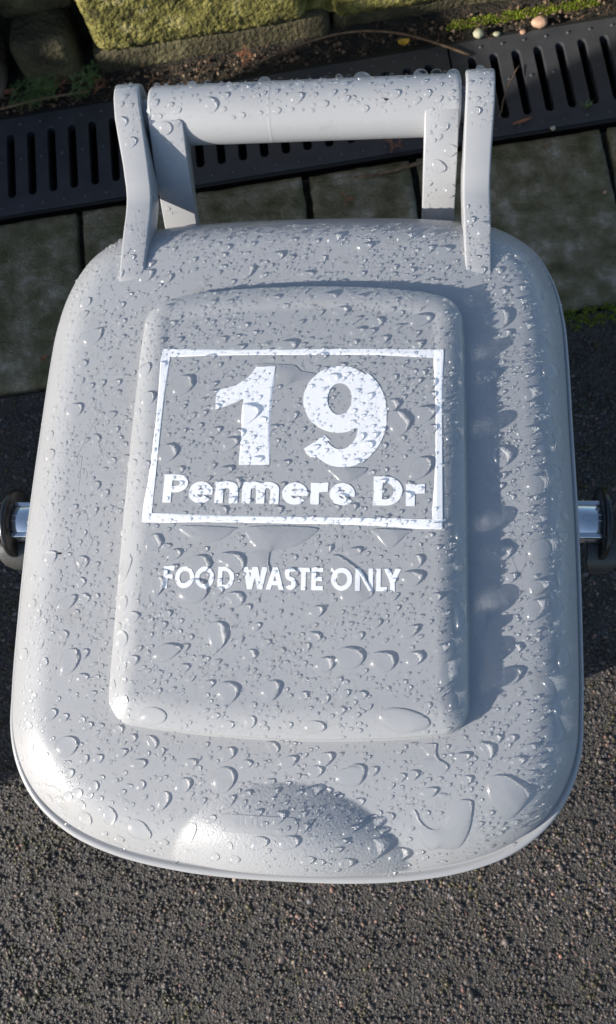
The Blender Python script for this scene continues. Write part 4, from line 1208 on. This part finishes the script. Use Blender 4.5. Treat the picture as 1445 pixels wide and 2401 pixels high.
def leaf_shape(name, c, L, W, ang_, z, mat, label, cat, curl=2):
    V = []; F = []; n = 8
    for k in range(n + 1):
        t = k / n; w = W * math.sin(math.pi * min(1, t * 1.02)) ** .7 * .5
        for s in (-1, -.5, 0, .5, 1):
            x = (t - .5) * L; y = s * w
            V.append((c[0] + x * math.cos(ang_) - y * math.sin(ang_), c[1] + x * math.sin(ang_) + y * math.cos(ang_), z + curl * (s * s + (t - .5) ** 2 * 3)))
    for k in range(n):
        for j in range(4): a = k * 5 + j; F.append((a, a + 5, a + 6, a + 1))
    o = mesh_obj(name, V, F, mat); md = o.modifiers.new("thick", 'SOLIDIFY'); md.thickness = .0004
    tag(o, label, cat); return o
leaf_shape("fallen_leaf", (66, 700), 14, 9, .1, 8, M_LEAFY, "small bright yellow leaf caught on the arched twig", "leaf", 3)
leaf_shape("fallen_leaf", (-438, 655), 22, 8, .1, 6, M_ORANGE, "orange brown withered leaf at the left end of the dirt strip", "leaf", 2)
leaf_shape("fallen_leaf", (-352, 288), 9, 5, .8, 3, M_ORANGE, "small red brown leaf scrap on the left paving block", "leaf", 1)
leaf_shape("fallen_leaf", (206, 586), 26, 4, .35, 3, M_ORANGE, "narrow orange leaf on the grating beside the right hinge arm", "leaf", 1)

def pebble(c, r, mat, label, seed, flat=.7):
    V, F = grid_block(-r, r, -r * .8, r * .8, -r * flat, r * flat, r / 4)
    N = V / (np.linalg.norm(V / [1, .8, flat], axis=1)[:, None]) * r
    N = N * (1 + .8 * fbm(N, 1 / (r * 1.1), 3, seed))[:, None] + np.array([c[0], c[1], c[2]])
    o = mesh_obj("pebble", N, F, mat); tag(o, label, "pebble"); return o
pebble((232, 727, 2), 9, M_PINK, "largest pink stone on the dirt at the top right", 1)
pebble((212, 716, 0), 4, M_PINK, "small pink stone beside the largest pink one", 2)
pebble((158, 716, 1), 7, M_PALE, "pale greenish pebble on the dirt right of the twig", 3)
pebble((180, 715, 0), 4, M_PALE, "smaller pale pebble between the greenish and pink ones", 4)
pebble((243, 577, 1), 3.4, M_PALE, "tan pebble on the gap between grating and paving", 6)
pebble((235, 552, 1), 4, M_TWIG, "brown fleck of stone in the paving joint", 7)
pebble((298, 489, 1), 2.6, M_PINK, "tiny pink pebble on the right paving block", 8)

# loose grit on the dirt strip
r_ = np.random.default_rng(9)
V = []; F = []
for k in range(420):
    u = r_.uniform(-460, 420); v = r_.uniform(149, 185); x, y = loc2(u, v); s = 1.0 + 3.2 * r_.random() ** 3
    b = len(V)
    for q in ((1, 0, 0), (-1, 0, 0), (0, 1, 0), (0, -1, 0), (0, 0, .8), (0, 0, -.8)):
        V.append((x + q[0] * s * r_.uniform(.7, 1.3), y + q[1] * s * r_.uniform(.7, 1.3), -5 + q[2] * s + 2))
    F += [(b, b + 2, b + 4), (b + 2, b + 1, b + 4), (b + 1, b + 3, b + 4), (b + 3, b, b + 4), (b + 2, b, b + 5), (b + 1, b + 2, b + 5), (b + 3, b + 1, b + 5), (b, b + 3, b + 5)]
g = mesh_obj("grit", V, F, M_TWIG, None, False); tag(g, "scattered brown grit and crumbs on the dirt strip", "grit", None, "stuff")

# moss tufts and needle litter made of small blades
def blades(name, cs, n, spread, ln, wd, mat, up=.7, seed=0, flat=False):
    r_ = np.random.default_rng(seed); V = []; F = []
    for c in cs:
        for k in range(n):
            a = r_.uniform(0, 6.28); rad = spread * math.sqrt(r_.random())
            x = c[0] + rad * math.cos(a); y = c[1] + rad * math.sin(a) * (c[3] if len(c) > 3 else 1); z = c[2]
            L = ln * r_.uniform(.5, 1.2); el = r_.uniform(.1, 1.2) * up; az = r_.uniform(0, 6.28)
            d = np.array([math.cos(az) * math.cos(el), math.sin(az) * math.cos(el), math.sin(el)]); s = np.array([-math.sin(az), math.cos(az), 0]) * wd
            b = len(V); p = np.array([x, y, z])
            V += [tuple(p - s), tuple(p + s), tuple(p + d * L * .6 + s * .8), tuple(p + d * L), tuple(p + d * L * .6 - s * .8)]
            F += [(b, b + 1, b + 2, b + 4), (b + 4, b + 2, b + 3)]
    return mesh_obj(name, V, F, mat, None, False)
m = blades("moss", [(x, edge_y(x) - 4 + 6 * math.sin(x * .3), -3, .7) for x in np.arange(236, 330, 3.2) if math.sin(x * 1.7) + math.sin(x * .53) > -.5] + [(x, edge_y(x) - 13 - 5 * math.sin(x), -3, .7) for x in np.arange(250, 320, 9)], 34, 7, 3.4, .6, M_GMOSS, 1.0, 1)
tag(m, "bright green moss growing along the paving edge right of the bin", "moss", None, "stuff")
m = blades("moss", [(*loc2(u, 172 + 4 * math.sin(u)), -3, .6) for u in np.arange(150, 330, 4)], 50, 7, 3.2, .6, M_GMOSS, 1.0, 2)
tag(m, "green moss cushion at the foot of the wall at top right", "moss", None, "stuff")
m = blades("leaf_litter", [(*loc2(u, 150 + 36 * ((u * .618) % 1)), -1, .8) for u in np.arange(-460, 400, 9.3)], 4, 10, 8, .45, M_LITTER, .35, 8)
tag(m, "brown needle and leaf litter strewn along the foot of the wall", "leaf litter", None, "stuff")
m = blades("leaf_litter", [(*loc2(u, 148 + 38 * ((u * .37) % 1)), 0, .8) for u in np.arange(-460, 400, 17.1)], 4, 12, 13, .4, M_TWIG, .3, 9)
tag(m, "pale dry grass bits and stalks strewn along the drain's far edge", "dry litter", None, "stuff")
w = blades("weed", [(283, 606, -3)], 26, 3, 11, .7, M_FERN, 1.0, 3); tag(w, "tiny green weed sprouting from a grating slot at right", "weed")

def sprig(c, az, L, seed, mat=None):
    """a flattened conifer sprig: a stem with side shoots of short needles"""
    r_ = np.random.default_rng(seed); V = []; F = []
    def needle(p, d, ln, w):
        d = d / np.linalg.norm(d); s = np.cross(d, [0, 0, 1.]); s = s / (np.linalg.norm(s) + 1e-6) * w
        b = len(V); V.extend([tuple(p - s), tuple(p + s), tuple(p + d * ln)]); F.append((b, b + 1, b + 2))
    def shoot(p, az, el, ln, depth):
        n = int(ln / 1.3)
        q = np.array(p, float)
        for k in range(n):
            az += r_.normal(0, .05); el_ = el - .5 * k / n
            d = np.array([math.cos(az) * math.cos(el_), math.sin(az) * math.cos(el_), math.sin(el_)])
            q = q + d * 1.3
            for s in (-1, 1):
                a2 = az + s * r_.uniform(.4, .9); nd = np.array([math.cos(a2), math.sin(a2), r_.uniform(-.1, .5)])
                needle(q, nd, r_.uniform(2.6, 5.2), .3)
            if depth > 0 and k % 5 == 3:
                shoot(q, az + (1 if (k // 5) % 2 else -1) * r_.uniform(.6, .9), el_, ln * (1 - k / n) * .55 + 4, depth - 1)
    shoot(c, az, .5, L, 2)
    return mesh_obj("conifer_sprig", V, F, mat or M_FERN, None, False)
for i, (c, az, L, lab) in enumerate((
        ((-425, 640, 4), .3, 55, "lowest left green conifer sprig spreading onto the drain's edge"),
        ((-400, 648, 6), 1.1, 50, "upright green conifer sprig in the left weed clump"),
        ((-372, 640, 4), 2.3, 48, "green conifer sprig leaning left in the clump"),
        ((-360, 644, 5), .7, 46, "rightmost bushy green conifer sprig of the clump"),
        ((-440, 636, 2), .9, 42, "blue green conifer sprig at the far left edge"),
        ((-330, 650, 4), 1.6, 40, "thin upright green sprig right of the clump"))):
    o = sprig(c, az, L, i + 1); tag(o, lab, "conifer sprig")
for i, (c, az, L, lab) in enumerate((
        ((-378, 655, 4), 1.4, 26, "dead orange needle tuft amid the green sprigs"),
        ((-325, 648, 3), 1.2, 24, "dead orange needle tuft right of the green clump"),
        ((-136, 676, 3), 1.5, 26, "bright orange dead needle tuft left of the twig"),
        ((52, 548, 3), 1.5, 20, "orange needle scrap on the grating seen through the handle"),
        ((-2, 478, 3), 1.5, 14, "tiny orange scrap in the paving joint behind the lid"))):
    o = sprig(c, az, L, 20 + i, M_ORANGE); o.name = "needle_tuft"; tag(o, lab, "dead needles")
